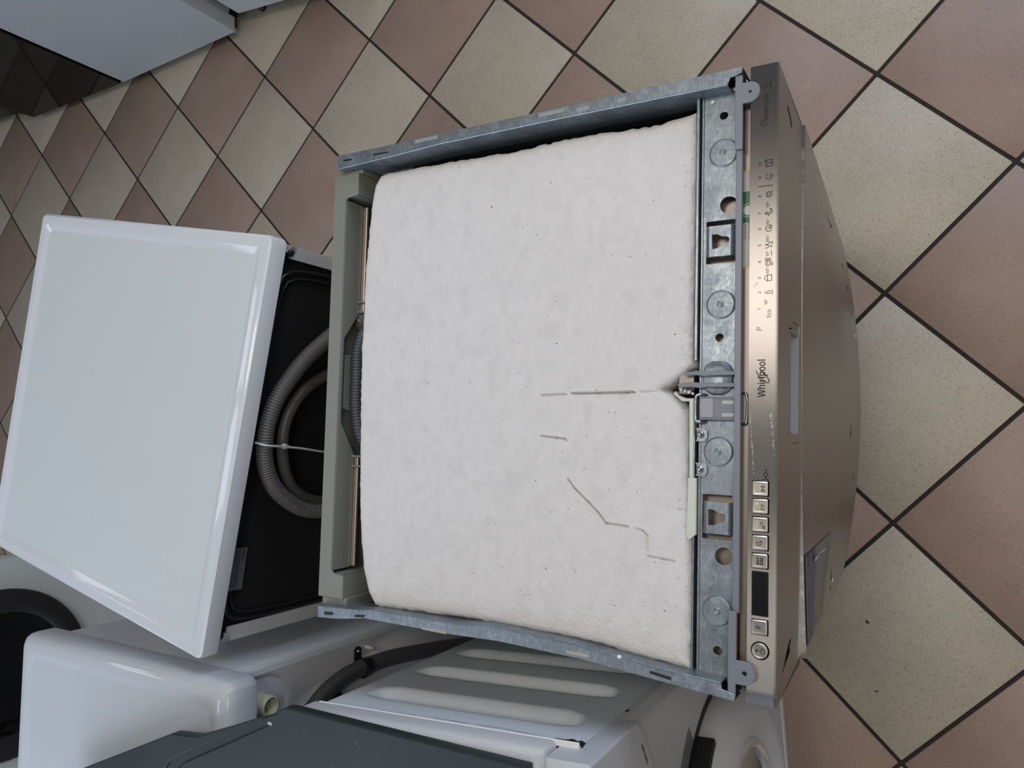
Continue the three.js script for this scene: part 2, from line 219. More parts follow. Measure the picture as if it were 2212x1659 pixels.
// ------------------------------------------------------------------ the built-in dishwasher, lid taken off (front stands at z = 0)
{
  const t = thing('built_in_dishwasher', 'built-in dishwasher without a lid, white felt on top and a brushed steel door', 'dishwasher', [0, 0, 0]);
  const off = (pts, d) => pts.map(([x, z]) => [x + d, z]);
  // galvanised side panels: thin wall, lip folded inward with punched slots, small hem on the lip's inner edge
  const side = (outer, inner, sgn, slots) => {
    const p = part('side_panel', t);
    const wall = [...outer, ...off([...outer].reverse(), -sgn * 0.0011)];
    mesh('wall_sheet', slab(wall, 0.055, 0.8195), M.galv, p);
    mesh('lip', slab([...outer, ...inner], 0.8185, 0.8200, 0.0004, slots), M.galv, p);
    const hm = sgn > 0 ? inner.slice(3) : inner.slice(2); mesh('hem', slab([...hm, ...off([...hm].reverse(), sgn * 0.0010)], 0.778, 0.8190, 0.0003), M.galv, p); mesh('folded_edge', slab([...off(hm, -sgn * 0.0003), ...off([...hm].reverse(), sgn * 0.0013)], 0.8188, 0.8206, 0.0006), M.galvEdge, p);
    for (const h of slots) mesh('slot_shade', slab(h.map(([x, z]) => [x * 1.0, z]), 0.8176, 0.8193), M.black, p);  // black filler, the dark inside each slot given as colour
    return p;
  };
  side([[0.2992, -0.5243], [0.2985, -0.40], [0.299, -0.2], [0.2998, 0.0012]], [[0.2940, 0.0002], [0.2920, -0.0056], [0.2914, -0.0105], [0.2845, -0.0134], [0.2853, -0.0744], [0.2862, -0.20], [0.2861, -0.3568], [0.2828, -0.44], [0.2807, -0.5217]], 1,
    [[[0.2926, -0.5131], [0.292, -0.4979], [0.2887, -0.4983], [0.2892, -0.5126]], [[0.2918, -0.4616], [0.2907, -0.4353], [0.2882, -0.4358], [0.2888, -0.4615]]]);
  side([[-0.3007, -0.5251], [-0.2985, -0.495], [-0.2945, -0.468], [-0.2909, -0.4483], [-0.2891, -0.315], [-0.2866, -0.2574], [-0.2882, -0.1573], [-0.2946, -0.0662], [-0.2988, -0.0021]], [[-0.2925, -0.0012], [-0.2899, -0.0135], [-0.2842, -0.0144], [-0.2821, -0.0664], [-0.2741, -0.165], [-0.2713, -0.268], [-0.2765, -0.3155], [-0.2785, -0.4376], [-0.2820, -0.46], [-0.286, -0.526]], -1,
    [[[-0.2924, -0.5145], [-0.2907, -0.4994], [-0.2941, -0.4992], [-0.2960, -0.5143]], [[-0.2888, -0.4634], [-0.2866, -0.4470], [-0.2895, -0.4480], [-0.2912, -0.4632]], [[-0.2862, -0.0830], [-0.2885, -0.0620], [-0.2915, -0.0625], [-0.2890, -0.0835]]]);
  // worn marks left by removed tape, on the right lip
  const rub = std({ color: lin(0.27, 0.30, 0.30), roughness: 0.6, metalness: 0.3 });
  for (const [a, b, x] of [[-0.395, -0.36, 0.2955], [-0.222, -0.19, 0.2950], [-0.175, -0.16, 0.2918], [-0.128, -0.118, 0.2925]]) mesh('glue_trace', bx(x - 0.0022, x + 0.0022, 0.8200, 0.82012, a, b), rub, t);
  const tape = std({ color: lin(0.36, 0.35, 0.28), roughness: 0.6 });
  for (const [a, b, x] of [[-0.36, -0.325, -0.2885], [-0.1735, -0.148, -0.2835]]) mesh('glue_trace', bx(x - 0.0016, x + 0.0016, 0.8200, 0.82012, a, b), tape, t);
  // tub, base tray and feet under the felt
  mesh('tub', bx(-0.268, 0.268, 0.13, 0.755, -0.462, -0.052, 0.03, 3), M.blackFelt, t);
  mesh('base_tray', bx(-0.285, 0.285, 0.03, 0.12, -0.50, -0.02, 0.01), M.blackPlastic, t);
  for (const [x, z] of [[-0.25, -0.47], [0.25, -0.47], [-0.25, -0.06], [0.25, -0.06]]) mesh('foot', cylY(x, 0.0, 0.04, z, 0.02, 16), M.blackPlastic, t);
  for (const [a, b] of [[0.27, 0.2975], [-0.283, -0.27]]) mesh('side_foam', bx(a, b, 0.15, 0.74, -0.46, -0.05), M.blackFelt, t);

  // felt mat
  {
    const zb = table([[-0.2885, -0.4250], [-0.2833, -0.4350], [-0.2798, -0.4516], [-0.2644, -0.4637], [-0.2369, -0.4735], [-0.1912, -0.4804], [-0.1506, -0.4841], [-0.08, -0.4869], [-0.0145, -0.4894], [0.0396, -0.4906], [0.0757, -0.4892], [0.1365, -0.4891], [0.1851, -0.486], [0.2337, -0.4821], [0.2576, -0.4777], [0.2686, -0.4688], [0.2751, -0.4514]]);
    const zf = table([[-0.29, -0.0455], [-0.19, -0.0452], [-0.15, -0.0476], [-0.0834, -0.0520], [-0.0287, -0.0535], [-0.0186, -0.0622], [-0.0078, -0.0790], [0.0027, -0.0611], [0.0135, -0.0475], [0.1008, -0.0470], [0.28, -0.0445]]);
    const xl = table([[-0.46, -0.2840], [-0.4292, -0.2833], [-0.3795, -0.2804], [-0.3259, -0.2777], [-0.2512, -0.2785], [-0.1938, -0.2781], [-0.1404, -0.2801], [-0.0904, -0.2855], [-0.046, -0.2884]]);
    const xr = table([[-0.4514, 0.2751], [-0.4028, 0.2751], [-0.3328, 0.2735], [-0.2679, 0.272], [-0.1962, 0.2743], [-0.1516, 0.2739], [-0.0991, 0.2705], [-0.0445, 0.2764]]);
    const cuts = [[[-0.0168, -0.2176], [-0.0153, -0.1892]], [[-0.0148, -0.1809], [-0.0143, -0.1511], [-0.0139, -0.1198], [-0.0132, -0.1107]], [[-0.0131, -0.1020], [-0.0125, -0.0870]], [[-0.0617, -0.2175], [-0.0632, -0.1992], [-0.0639, -0.188], [-0.0655, -0.1869]], [[-0.1069, -0.1837], [-0.1163, -0.1758], [-0.1298, -0.1593], [-0.1391, -0.1485], [-0.1503, -0.1388], [-0.1515, -0.1148]], [[-0.1526, -0.1050], [-0.1540, -0.0990], [-0.1576, -0.0944], [-0.1737, -0.0936]], [[-0.1790, -0.0925], [-0.1802, -0.0776], [-0.1811, -0.0657]]].map((l, k) => [l, [0.7, 1.1, 0.35, 0.8, 0.75, 0.45, 0.6][k]]);
    const segd = (x, z, a, b) => { const dx = b[0] - a[0], dz = b[1] - a[1], q = clamp(((x - a[0]) * dx + (z - a[1]) * dz) / (dx * dx + dz * dz)); return Math.hypot(x - a[0] - q * dx, z - a[1] - q * dz); };
    const NU = 600, NV = 460;
    const P = (u, v) => { const xc = -0.285 + 0.561 * u, a = zb(xc), z = a + (zf(xc) - a) * v, l = xl(z), x = l + (xr(z) - l) * u; return [x, z]; };
    const f = (u, v) => {
      let [x, z] = P(u, v); const ed = Math.min(u * 0.56, (1 - u) * 0.56, v * 0.43, (1 - v) * 0.43);
      let y = 0.8045 + 0.0024 * (fbm(x * 0.8 + 3, z * 0.8 + 5, 5, 2, 301) - 0.5) + 0.0003 * (fbm(x * 4 + 3, z * 4 + 5, 24, 3, 302) - 0.5) + 0.0005 * (vnoise(x * 480 + 900, z * 480 + 900, 4096, 7) - 0.5);
      y -= 0.020 * Math.exp(-ed / 0.0035) ;
      if (ed < 0.006) { x += (vnoise(x * 160 + 90, z * 160 + 90, 512, 12) - 0.5) * 0.0022; z += (vnoise(x * 190 + 90, z * 190 + 90, 512, 13) - 0.5) * 0.0022; }
      for (const [l, w] of cuts) for (let i = 0; i < l.length - 1; i++) if (Math.abs(x - l[i][0]) < 0.05 && Math.abs(z - l[i][1]) < 0.06) { const d = segd(x, z, l[i], l[i + 1]); if (d < 0.0012) y -= 0.007 * w * (1 - d / 0.0012); else if (d < 0.006) y += 0.0004 * w * (1 - d / 0.006); }
      return [x, y, z];
    };
    const top = grid(NU, NV, f, null);
    const rim = []; for (let i = 0; i < NU; i++) rim.push([i / NU, 0]); for (let i = 0; i < NV; i++) rim.push([1, i / NV]); for (let i = NU; i > 0; i--) rim.push([i / NU, 1]); for (let i = NV; i > 0; i--) rim.push([0, i / NV]); rim.push([0, 0]);
    const rp = rim.map(([u, v]) => f(u, v)), skirt = grid(rp.length - 1, 2, (u, v) => { const p = rp[Math.round(u * (rp.length - 1))]; return [p[0] * (1 - 0.012 * v), p[1] - 0.028 * v, p[2] + (p[2] < -0.25 ? 0.004 : -0.001) * v]; }, null);
    const r = rnd(91), dirt = [[0.2743, -0.2254], [0.2428, -0.2994], [0.2043, -0.2898], [0.2216, -0.2122], [0.2061, -0.3985], [0.1644, -0.2283], [0.1324, -0.1376], [0.1711, -0.3548], [0.1853, -0.0923], [0.0424, -0.2488], [0.0402, -0.2007], [0.0083, -0.2496], [-0.1107, -0.2232], [-0.1456, -0.217], [-0.1389, -0.1824], [-0.2046, -0.208], [-0.2538, -0.3023], [-0.2599, -0.2518], [0.0449, -0.0678], [-0.0109, -0.1527], [-0.0347, -0.1375], [-0.0422, -0.0903], [-0.0544, -0.1293], [-0.1151, -0.1054], [-0.2209, -0.3022], [-0.2306, -0.0744], [-0.2212, -0.0723]].map(([x, z]) => [x, z, 0.0004 + 0.0005 * r(), 0.8]);
    for (let i = 0; i < 150; i++) dirt.push([-0.28 + 0.55 * r(), -0.47 + 0.42 * r(), 0.0002 + 0.0004 * r(), 0.3 + 0.6 * r()]);
    const W = 1400, H = 1080, map = colourPrint(W, H, (c) => {
      const im = c.createImageData(W, H), d = im.data;
      for (let j = 0; j < H; j++) for (let i = 0; i < W; i++) { const u = i / W, v = j / H, m = fbm(u, v, 7, 4, 310) - 0.5, n = fbm(u, v, 60, 3, 320) - 0.5, q = sstep(0.5, 0.8, fbm(u, v, 34, 4, 330)), g = hash(i, j, 5) - 0.5, k = (j * W + i) * 4, b = 203 + 3 * m + 8 * n - 4 * q + 9 * g; d[k] = b; d[k + 1] = b - 0.5; d[k + 2] = b - 2.5; d[k + 3] = 255; }
      c.putImageData(im, 0, 0);
      for (const [x, z, s, a] of dirt) { c.fillStyle = `rgba(40,36,32,${a})`; c.beginPath(); c.ellipse((x + 0.3) / 0.6 * W, (z + 0.5) / 0.46 * H, s / 0.6 * W, s * (0.5 + 0.5 * r()) / 0.46 * H, 3 * r(), 0, 7); c.fill(); }
      c.strokeStyle = 'rgba(70,66,62,0.55)'; c.lineWidth = 1.1; for (let i = 0; i < 26; i++) { const x = (0.05 + 0.9 * r()) * W, y = (0.08 + 0.84 * r()) * H, a = 6.3 * r(), l = 3 + 8 * r(); c.beginPath(); c.moveTo(x, y); c.quadraticCurveTo(x + l * Math.cos(a + 0.8) * 0.6, y + l * Math.sin(a + 0.8) * 0.6, x + l * Math.cos(a), y + l * Math.sin(a)); c.stroke(); }
      for (let i = 0; i < 150; i++) { const x = (-0.28 + 0.56 * r() + 0.3) / 0.6 * W, y = (0.44 + 0.016 * Math.pow(r(), 2) * -1 + 0.012) / 0.46 * H; c.fillStyle = `rgba(110,92,82,${0.05 + 0.12 * r()})`; c.beginPath(); c.ellipse(x, y, 1 + 5 * r(), 1 + 3 * r(), 3 * r(), 0, 7); c.fill(); }
    });
    const g = clean(mergeGeometries([clean(top), clean(skirt)])), p = g.attributes.position, uv = new Float32Array(p.count * 2);
    for (let i = 0; i < p.count; i++) { uv[2 * i] = (p.getX(i) + 0.3) / 0.6; uv[2 * i + 1] = 1 - (p.getZ(i) + 0.5) / 0.46; }
    g.setAttribute('uv', new THREE.BufferAttribute(uv, 2));
    const felt = mesh('felt_mat', g, std({ map, roughness: 1, bumpMap: tex(256, 256, (u, v) => g3(fbm(u, v, 64, 3, 19)), [0.12, 0.12], false), bumpScale: 0.00018 }), t, { keepUV: true });
    felt.userData.label = 'white felt mat with cuts and dark specks';
    // loose fibres standing along the mat's edges and here and there on it
    const pos = [], idx = [], FR = rnd(17), nF = 5200;
    for (let i = 0; i < nF; i++) {
      let u = FR(), v = FR(); const e = FR(); if (e < 0.5) v = 0.006 * FR();
      const a = f(u, v), ang = FR() * 6.28, l = 0.0008 + 0.0016 * FR(), out = e < 0.5 ? 1 : 0.4; let dx = Math.cos(ang) * 0.6, dz = Math.sin(ang) * 0.6, dy = 0.25 + 0.4 * FR();
      if (e < 0.5) { dz -= 0.9; dy = 0.1; } else dy = 0.12;
      const w = 0.00007 / (Math.hypot(dx, dz) + 0.01), k = pos.length / 3, b = [a[0] + dx * l * out * 0.8, a[1] + dy * l * 0.6, a[2] + dz * l * out * 0.8];
      pos.push(a[0] - dz * w, a[1] + 0.0001, a[2] + dx * w, b[0], b[1], b[2], a[0] + dz * w, a[1] + 0.0001, a[2] - dx * w); idx.push(k, k + 2, k + 1);
    }
    const fg = new THREE.BufferGeometry(); fg.setAttribute('position', new THREE.Float32BufferAttribute(pos, 3)); fg.setIndex(idx); fg.computeVertexNormals();
    const fz = mesh('fibres', fg, std({ color: lin(0.70, 0.70, 0.69), roughness: 1, side: THREE.DoubleSide }), felt); fz.userData.kind = 'stuff';
  }

  // front cross rail of galvanised sheet with punched holes and pressed rounds
  {
    const p = part('cross_rail', t);
    const emb = [[0.2252, -0.0215], [0.0731, -0.0228], [-0.0714, -0.0239], [-0.2239, -0.0235]];
    const holes = [...emb.map(([x, z]) => circ(x, z, 0.0146, 36)), circ(0.2634, -0.0217, 0.0045), circ(-0.2614, -0.0231, 0.0046), circ(0.1722, -0.0162, 0.0088, 30), circ(-0.1716, -0.018, 0.0088, 30), circ(0.0403, -0.0239, 0.0045), rrect(0.1139, 0.1577, -0.0383, -0.0090, 0.0012), rrect(-0.1564, -0.1128, -0.0395, -0.0096, 0.0012)];
    mesh('rail_sheet', slab([[-0.2885, -0.0428], [0.2905, -0.0428], [0.2905, -0.0045], [-0.2885, -0.0045]], 0.7988, 0.8000, 0.0003, holes), M.galv, p);
    mesh('rear_fold', [slab([[-0.2885, -0.0437], [0.2905, -0.0437], [0.2905, -0.0425], [-0.2885, -0.0425]], 0.775, 0.8004, 0.0004)], M.galvBright, p);
    mesh('retaining_strip', [bx(-0.286, -0.0555, 0.776, 0.8030, -0.0478, -0.0462, 0.0006), bx(0.0175, 0.287, 0.776, 0.8040, -0.0482, -0.0448, 0.0010, 3)], M.galvEdge, p);
    mesh('rear_bead', bx(-0.2885, 0.2905, 0.7975, 0.8012, -0.0436, -0.0408, 0.0011, 3), M.galvEdge, p);
    mesh('lower_sheet', bx(-0.283, 0.286, 0.782, 0.7860, -0.043, -0.006), M.steelDark, p);
    mesh('front_fold', bx(-0.283, 0.289, 0.765, 0.799, -0.0055, -0.0045), M.galv, p);
    for (const [x, z] of emb) { const d = mesh('pressed_round', lathe([[0.0150, -0.0006], [0.0146, 0.0000], [0.0141, 0.0008], [0.0132, 0.0015], [0.0122, 0.0018], [0.0040, 0.0018], [0.0031, 0.0021], [0.0026, 0.0030], [0.0019, 0.0031], [0.0012, 0.0022], [0, 0.0020]], 40), M.galv, p); d.position.set(x, 0.7999, z); }
    mesh('pressed_slot', [ringLoft(-0.0165, 0.0175, -0.0398, -0.0096, 0.0125, [[0, 0.7995], [0.0006, 0.8012], [0.0018, 0.8022], [0.0030, 0.8018], [0.0044, 0.8008], [0.006, 0.8006]])], M.galv, p);
    for (const [x, z0, keys, s] of [[0.1360, -0.0370, [[0.1433, -0.0318], [0.1436, -0.0264], [0.1408, -0.0218], [0.1398, -0.0160], [0.1380, -0.0141], [0.1363, -0.0137], [0.1340, -0.0144], [0.1322, -0.0163], [0.1307, -0.0217], [0.1280, -0.0264], [0.1280, -0.0315]], 1], [-0.1352, -0.0370, [[-0.1267, -0.0327], [-0.1270, -0.0273], [-0.1295, -0.0229], [-0.1305, -0.0176], [-0.1325, -0.0155], [-0.1350, -0.0151], [-0.1375, -0.0156], [-0.1392, -0.0175], [-0.1400, -0.0228], [-0.1426, -0.0263], [-0.1431, -0.0327]], 1]]) {
      const b = mesh('mounting_bridge', [slab([[x - 0.0155, -0.0345], [x + 0.0155, -0.0345], [x + 0.0155, -0.0125], [x - 0.0155, -0.0125]], 0.8030, 0.8040, 0.0004, [keys]),
        grid(1, 6, (u, v) => [x + 0.0155 - 0.031 * u, 0.8040 - 0.0055 * (1 - v) * (1 - v), -0.0385 + 0.0042 * v]), grid(1, 6, (u, v) => [x + 0.0155 - 0.031 * u, 0.8040 - 0.0055 * v * v, -0.0127 + 0.0038 * v])], M.galv, p);
      b.userData.label = 'raised bridge with a keyhole';
    }
    for (const [z, y] of [[-0.0553, 0], [-0.0893, 0]]) { const x = z; mesh('speed_nut', [slab([[x - 0.0062, -0.0450], [x + 0.0060, -0.0450], [x + 0.0060, -0.0365], [x + 0.0035, -0.0340], [x - 0.0035, -0.0340], [x - 0.0062, -0.0365]], 0.8012, 0.8024, 0.0004), bx(x - 0.0066, x - 0.0054, 0.796, 0.803, -0.0455, -0.036), bx(x + 0.0052, x + 0.0064, 0.796, 0.803, -0.0455, -0.036)], M.galvBright, p); mesh('nut_screw', lathe([[0, 0.0050], [0.0010, 0.0049], [0.0016, 0.0040], [0.0018, 0.0022], [0.0030, 0.0018], [0.0038, 0.0008], [0.0038, 0]], 20).translate(x, 0.8022, -0.0411), M.screw, p); }
  }
  // door catch: two grey arms, clip and wire
  {
    const p = part('door_catch', t);
    mesh('arm', slab([[0.0042, -0.0590], [0.0062, -0.0520], [0.0074, -0.0440], [0.0066, -0.0360], [0.0070, -0.0060], [0.0028, -0.0060], [0.0026, -0.0313], [0.0018, -0.0345], [0.0030, -0.0440], [0.0030, -0.0560]], 0.8058, 0.8082, 0.0006), M.greyPlastic, p);
    mesh('arm', slab([[-0.0062, -0.0640], [-0.0040, -0.0560], [-0.0048, -0.0060], [-0.0088, -0.0060], [-0.0087, -0.0340], [-0.0098, -0.0400], [-0.0086, -0.0480], [-0.0090, -0.0600]], 0.8058, 0.8082, 0.0006), M.greyPlastic, p);
    mesh('catch_block', [bx(-0.0120, 0.0075, 0.775, 0.798, -0.066, -0.049, 0.002), bx(-0.0155, -0.0105, 0.78, 0.803, -0.064, -0.050, 0.002)], M.steelDark, p);
    mesh('catch_tooth', [0, 1, 2, 3].map((k) => cylY(-0.0112 - 0.0012 * k, 0.79, 0.806 - 0.001 * k, -0.0600 + 0.0036 * k, 0.0013, 12)), M.galvBright, p);
    mesh('clip', [bx(-0.0402, -0.0182, 0.8015, 0.8062, -0.0410, -0.0060, 0.001), bx(-0.0405, -0.0395, 0.8, 0.8075, -0.0410, -0.0070), bx(-0.0190, -0.0180, 0.8, 0.8075, -0.0410, -0.0070)], M.greyPlastic, p);
    mesh('clip_cover', bx(-0.0385, -0.0192, 0.8055, 0.8070, -0.0405, -0.0277, 0.0005), std({ color: lin(0.27, 0.28, 0.30), roughness: 0.4 }), p);
    mesh('clip_slot', [ringLoft(-0.0253, -0.0215, -0.0195, -0.0075, 0.0018, [[0, 0.8063], [0.0002, 0.8066]]), ringLoft(-0.0375, -0.0337, -0.0195, -0.0075, 0.0018, [[0, 0.8063], [0.0002, 0.8066]])], std({ color: lin(0.36, 0.38, 0.36), roughness: 0.4 }), p);
    mesh('wire_loop', tube([[-0.0165, 0.800, -0.036], [-0.0160, 0.806, -0.0405], [-0.0170, 0.807, -0.0440], [-0.0220, 0.807, -0.0450], [-0.0360, 0.807, -0.0450], [-0.0418, 0.807, -0.0440], [-0.0428, 0.806, -0.0405], [-0.0425, 0.800, -0.036]], 0.0016, 50, 10), M.galvBright, p);
    mesh('wire_loop', tube([[-0.0150, 0.803, -0.001], [-0.0150, 0.806, 0.0028], [-0.0180, 0.806, 0.0040], [-0.0400, 0.806, 0.0040], [-0.0440, 0.806, 0.0028], [-0.0440, 0.803, -0.001]], 0.0014, 40, 10), M.galvBright, p);
    mesh('plastic_liner', [slab([[-0.0125, -0.0668], [-0.0170, -0.0625], [-0.0195, -0.0560], [-0.0195, -0.0475], [-0.0985, -0.0475], [-0.0985, -0.0515], [-0.0225, -0.0525], [-0.0225, -0.0600], [-0.0150, -0.0690]], 0.782, 0.8035, 0.0008), slab([[-0.0980, -0.0530], [-0.0980, -0.0443], [-0.1528, -0.0443], [-0.1590, -0.0510], [-0.1560, -0.0540]], 0.79, 0.8035, 0.0008)], M.ivory, p).userData.label = 'ivory plastic liner along the felt';
  }
  // grey bezel strip over the door gap with its two screw tabs
  {
    const p = part('bezel_strip', t);
    mesh('strip', [bx(-0.2200, 0.2205, 0.8085, 0.8150, -0.0058, 0.0002, 0.0008), bx(-0.215, 0.215, 0.79, 0.8090, -0.0050, -0.0038)], M.greyPlastic, p);
    for (const s of [1, -1]) {
      const cx = s > 0 ? 0.2742 : -0.2728, z0 = s > 0 ? 0 : -0.0015, w = s > 0 ? 0.0102 : 0.0108, out = [];
      const a = s > 0 ? -0.0064 : -0.0088, e = s > 0 ? 0.0010 : -0.0012, x1 = s > 0 ? 0.2925 : -0.2925, x0 = s > 0 ? 0.2195 : -0.2180;
      out.push([x0, a], [x1, a], [x1, e - 0.0005], [cx + s * w, e - 0.0005], [cx + s * w, 0.0070 + z0]);
      for (let k = 1; k < 12; k++) { const q = k * 15 * R; out.push([cx + s * w * Math.cos(q), 0.0070 + z0 + w * Math.sin(q) * 0.98]); }
      out.push([cx - s * w, 0.0070 + z0], [cx - s * w, e], [x0, e]);
      mesh('screw_tab', slab(out, 0.8152, 0.8185, 0.0006, [circ(cx, 0.0078 + z0, 0.0021, 16)]), M.greyPlastic, p);
      mesh('tab_underside', slab([[x0, a + 0.001], [x1 - s * 0.001, a + 0.001], [x1 - s * 0.001, e - 0.001], [x0, e - 0.001]], 0.79, 0.8155), M.black, p);
    }
    for (const g of [lathe([[0, 0.004], [0.0016, 0.003], [0.002, 0], [0.0016, -0.003], [0, -0.004]], 14).translate(-0.2895, 0.805, 0.0020), lathe([[0, 0.004], [0.0016, 0.003], [0.002, 0], [0.0016, -0.003], [0, -0.004]], 14).translate(-0.2895, 0.805, 0.0054), tube([[-0.2905, 0.80, -0.001], [-0.2912, 0.812, 0.0005], [-0.2890, 0.813, 0.003]], 0.0009, 16, 8), tube([[0.2905, 0.80, 0.0005], [0.2890, 0.812, 0.0025], [0.2868, 0.811, 0.0045]], 0.0009, 16, 8)]) mesh('hinge_spring', g, M.galvBright, p);
  }

  // back bar of grey-green plastic
  {
    const p = part('back_bar', t), y = 0.81;
    mesh('bar_top', slab([[-0.2770, -0.5362], [0.2762, -0.5362], [0.2762, -0.4944], [0.2468, -0.4944], [0.2448, -0.5120], [0.2410, -0.5160], [-0.2420, -0.5158], [-0.2455, -0.5120], [-0.2470, -0.4946], [-0.2770, -0.4946]], y - 0.004, y, 0.001), M.taupe, p);
    mesh('bar_back', bx(-0.277, 0.276, 0.72, y - 0.0035, -0.5360, -0.5335, 0.0006), M.taupe, p);
    mesh('bar_wall', plate([[-0.243, y - 0.002], [0.243, y - 0.002], [0.243, 0.774], [0.096, 0.774], [0.058, 0.802], [-0.052, 0.802], [-0.095, 0.774], [-0.243, 0.774]], -0.5180, -0.5155, 0.0006), M.taupe, p);

    for (const s of [-1, 1]) mesh('end_block', [sheet([[-0.5335, y - 0.003], [-0.4950, y - 0.003], [-0.4950, 0.72], [-0.5335, 0.72]], s > 0 ? 0.2465 : -0.2485, s > 0 ? 0.2485 : -0.2465), bx(s > 0 ? 0.2465 : -0.276, s > 0 ? 0.275 : -0.2465, 0.70, y - 0.003, -0.4965, -0.4945), bx(s > 0 ? 0.252 : -0.262, s > 0 ? 0.262 : -0.252, 0.68, 0.76, -0.495, -0.478, 0.001)], M.taupe, p);
    for (const s of [-1, 1]) mesh('end_cap', bx(s > 0 ? 0.2755 : -0.2862, s > 0 ? 0.2862 : -0.2755, 0.74, 0.8055, -0.5325, -0.4912, 0.001), M.taupe, p);
    for (const x of [0.110, 0.0967, -0.0965, -0.1095]) mesh('support_rib', bx(x - 0.0012, x + 0.0012, 0.76, 0.7790, -0.517, -0.488, 0.0004), M.taupe, p);
    mesh('hose_holder', plate([[0.048, 0.730], [0.038, 0.787], [-0.034, 0.787], [-0.046, 0.730]], -0.5330, -0.5262, 0.001), M.taupe, p);
    for (const [a, b] of [[0.094, 0.242], [-0.242, -0.097]]) mesh('tub_rim', bx(a, b, 0.7690, 0.7735, -0.5175, -0.5095, 0.0015, 3), std({ color: lin(0.50, 0.43, 0.37), metalness: 0.8, roughness: 0.4 }), p);
    mesh('supply_hose', hose([[0.094, 0.715, -0.500], [0.078, 0.758, -0.514], [0.050, 0.770, -0.5200], [0.010, 0.771, -0.5205], [-0.040, 0.769, -0.5200], [-0.078, 0.757, -0.5150], [-0.105, 0.70, -0.505]], 0.0080, 0.0042, 0.0014), M.hoseBlue, p);
    mesh('drain_hose', hose([[0.050, 0.66, -0.530], [0.068, 0.735, -0.5265], [0.085, 0.768, -0.5180], [0.098, 0.765, -0.500]], 0.0088, 0.0042, 0.0014), M.hoseGrey, p);
    mesh('back_pan', bx(-0.27, 0.27, 0.10, 0.62, -0.53, -0.47, 0.004), M.black, p);
  }

  // ---------------- door
  {
    const d = part('door', t, 'brushed steel door with a printed control strip');
    const yT = 0.8150, b0 = 0.0113, b1 = 0.0268;
    const keys = [[-0.1035], [-0.1198], [-0.1365], [-0.1531], [-0.1697], [-0.2296]].map(([x]) => [x - 0.00735, x + 0.00735]);
    const wells = [...keys.map(([a, b]) => rrect(a, b, b0, b1, 0.0012)), rrect(-0.2198, -0.1790, b0 + 0.0002, b1 - 0.0002, 0.0012), circ(-0.2507, 0.0194, 0.0084, 36)];
    const half = (y) => 0.2838 + (0.2995 - 0.2838) * clamp((y - 0.679) / 0.134);
    const face = [[half(0.679), 0.679], [half(0.8128), 0.8128], [-half(0.8128), 0.8128], [-half(0.679), 0.679]];
    const hooks = [[[0.2730, 0.772], [0.2755, 0.768], [0.2700, 0.752], [0.2640, 0.744], [0.2590, 0.744], [0.2600, 0.750], [0.2665, 0.756]], [[-0.2730, 0.774], [-0.2765, 0.780], [-0.2770, 0.786], [-0.2650, 0.768], [-0.2560, 0.752], [-0.2530, 0.742], [-0.2560, 0.738], [-0.2600, 0.746], [-0.2660, 0.744], [-0.2680, 0.750]]];
    const grip = [[-0.0620, 0.7355], [-0.0515, 0.7355], [-0.0515, 0.7680], [0.0515, 0.7680], [0.0560, 0.7355], [0.0625, 0.7355], [0.0625, 0.6965], [-0.0620, 0.6965]];
    const fold = grid(120, 8, (u, v) => { const x = -0.2995 + 0.599 * u, q = v * Math.PI / 2, e = clamp((0.012 - (x + 0.2995)) / 0.012); return [x, 0.8128 + 0.0022 * Math.cos(q) - 0.0012 * e * e, 0.0313 + 0.0022 * Math.sin(q)]; });
    const topSheet = slab([[-0.2875, 0.0075], [0.2995, 0.0075], [0.2995, 0.0313], [-0.2875, 0.0313]], yT - 0.001, yT, 0, wells);
    const endRoll = grid(10, 6, (u, v) => { const x = -0.2995 + 0.012 * u, e = 1 - u; return [x, yT - 0.0012 * e * e, 0.0313 - 0.0238 * v]; });
    mesh('control_panel', [topSheet, endRoll, fold, bx(-0.2985, 0.2990, 0.8045, yT - 0.0005, 0.0075, 0.0083)], M.steel, d);
    mesh('front_face', plate(face, 0.0325, 0.0335, 0, [...hooks, grip]), M.steelDoor, d);
    mesh('panel_core', [bx(-0.2980, 0.2985, 0.690, 0.8105, 0.0085, 0.0215), bx(-0.2915, -0.066, 0.684, 0.7400, 0.0215, 0.0322), bx(0.066, 0.2915, 0.684, 0.7400, 0.0215, 0.0322)], M.blackPlastic, d);
    for (const g of [plate([[0.2780, 0.681], [0.2900, 0.684], [0.3003, 0.811], [0.2960, 0.811]], 0.0215, 0.0331), plate([[-0.2780, 0.681], [-0.2925, 0.684], [-0.3000, 0.811], [-0.2960, 0.811]], 0.0215, 0.0331)]) mesh('dark_edge', g, M.blackPlastic, d);  // thin dark strip along each side edge of the front face
    const bt = ([a, b]) => ringLoft(a + 0.0007, b - 0.0007, b0 + 0.0004, b1 - 0.0011, 0.0012, [[0, yT - 0.004], [0, yT + 0.0004], [0.0004, yT + 0.0009], [0.0010, yT + 0.0012], [0.0018, yT + 0.0011], [0.0022, yT + 0.0009]]);
    keys.forEach((k) => mesh('button', bt(k), M.button, d));
    mesh('power_button', lathe([[0.0074, -0.003], [0.0074, 0.0004], [0.0070, 0.0010], [0.0063, 0.0013], [0.0056, 0.0011], [0.005, 0.0009], [0, 0.0009]], 40).translate(-0.2507, yT, 0.0192), M.button, d);
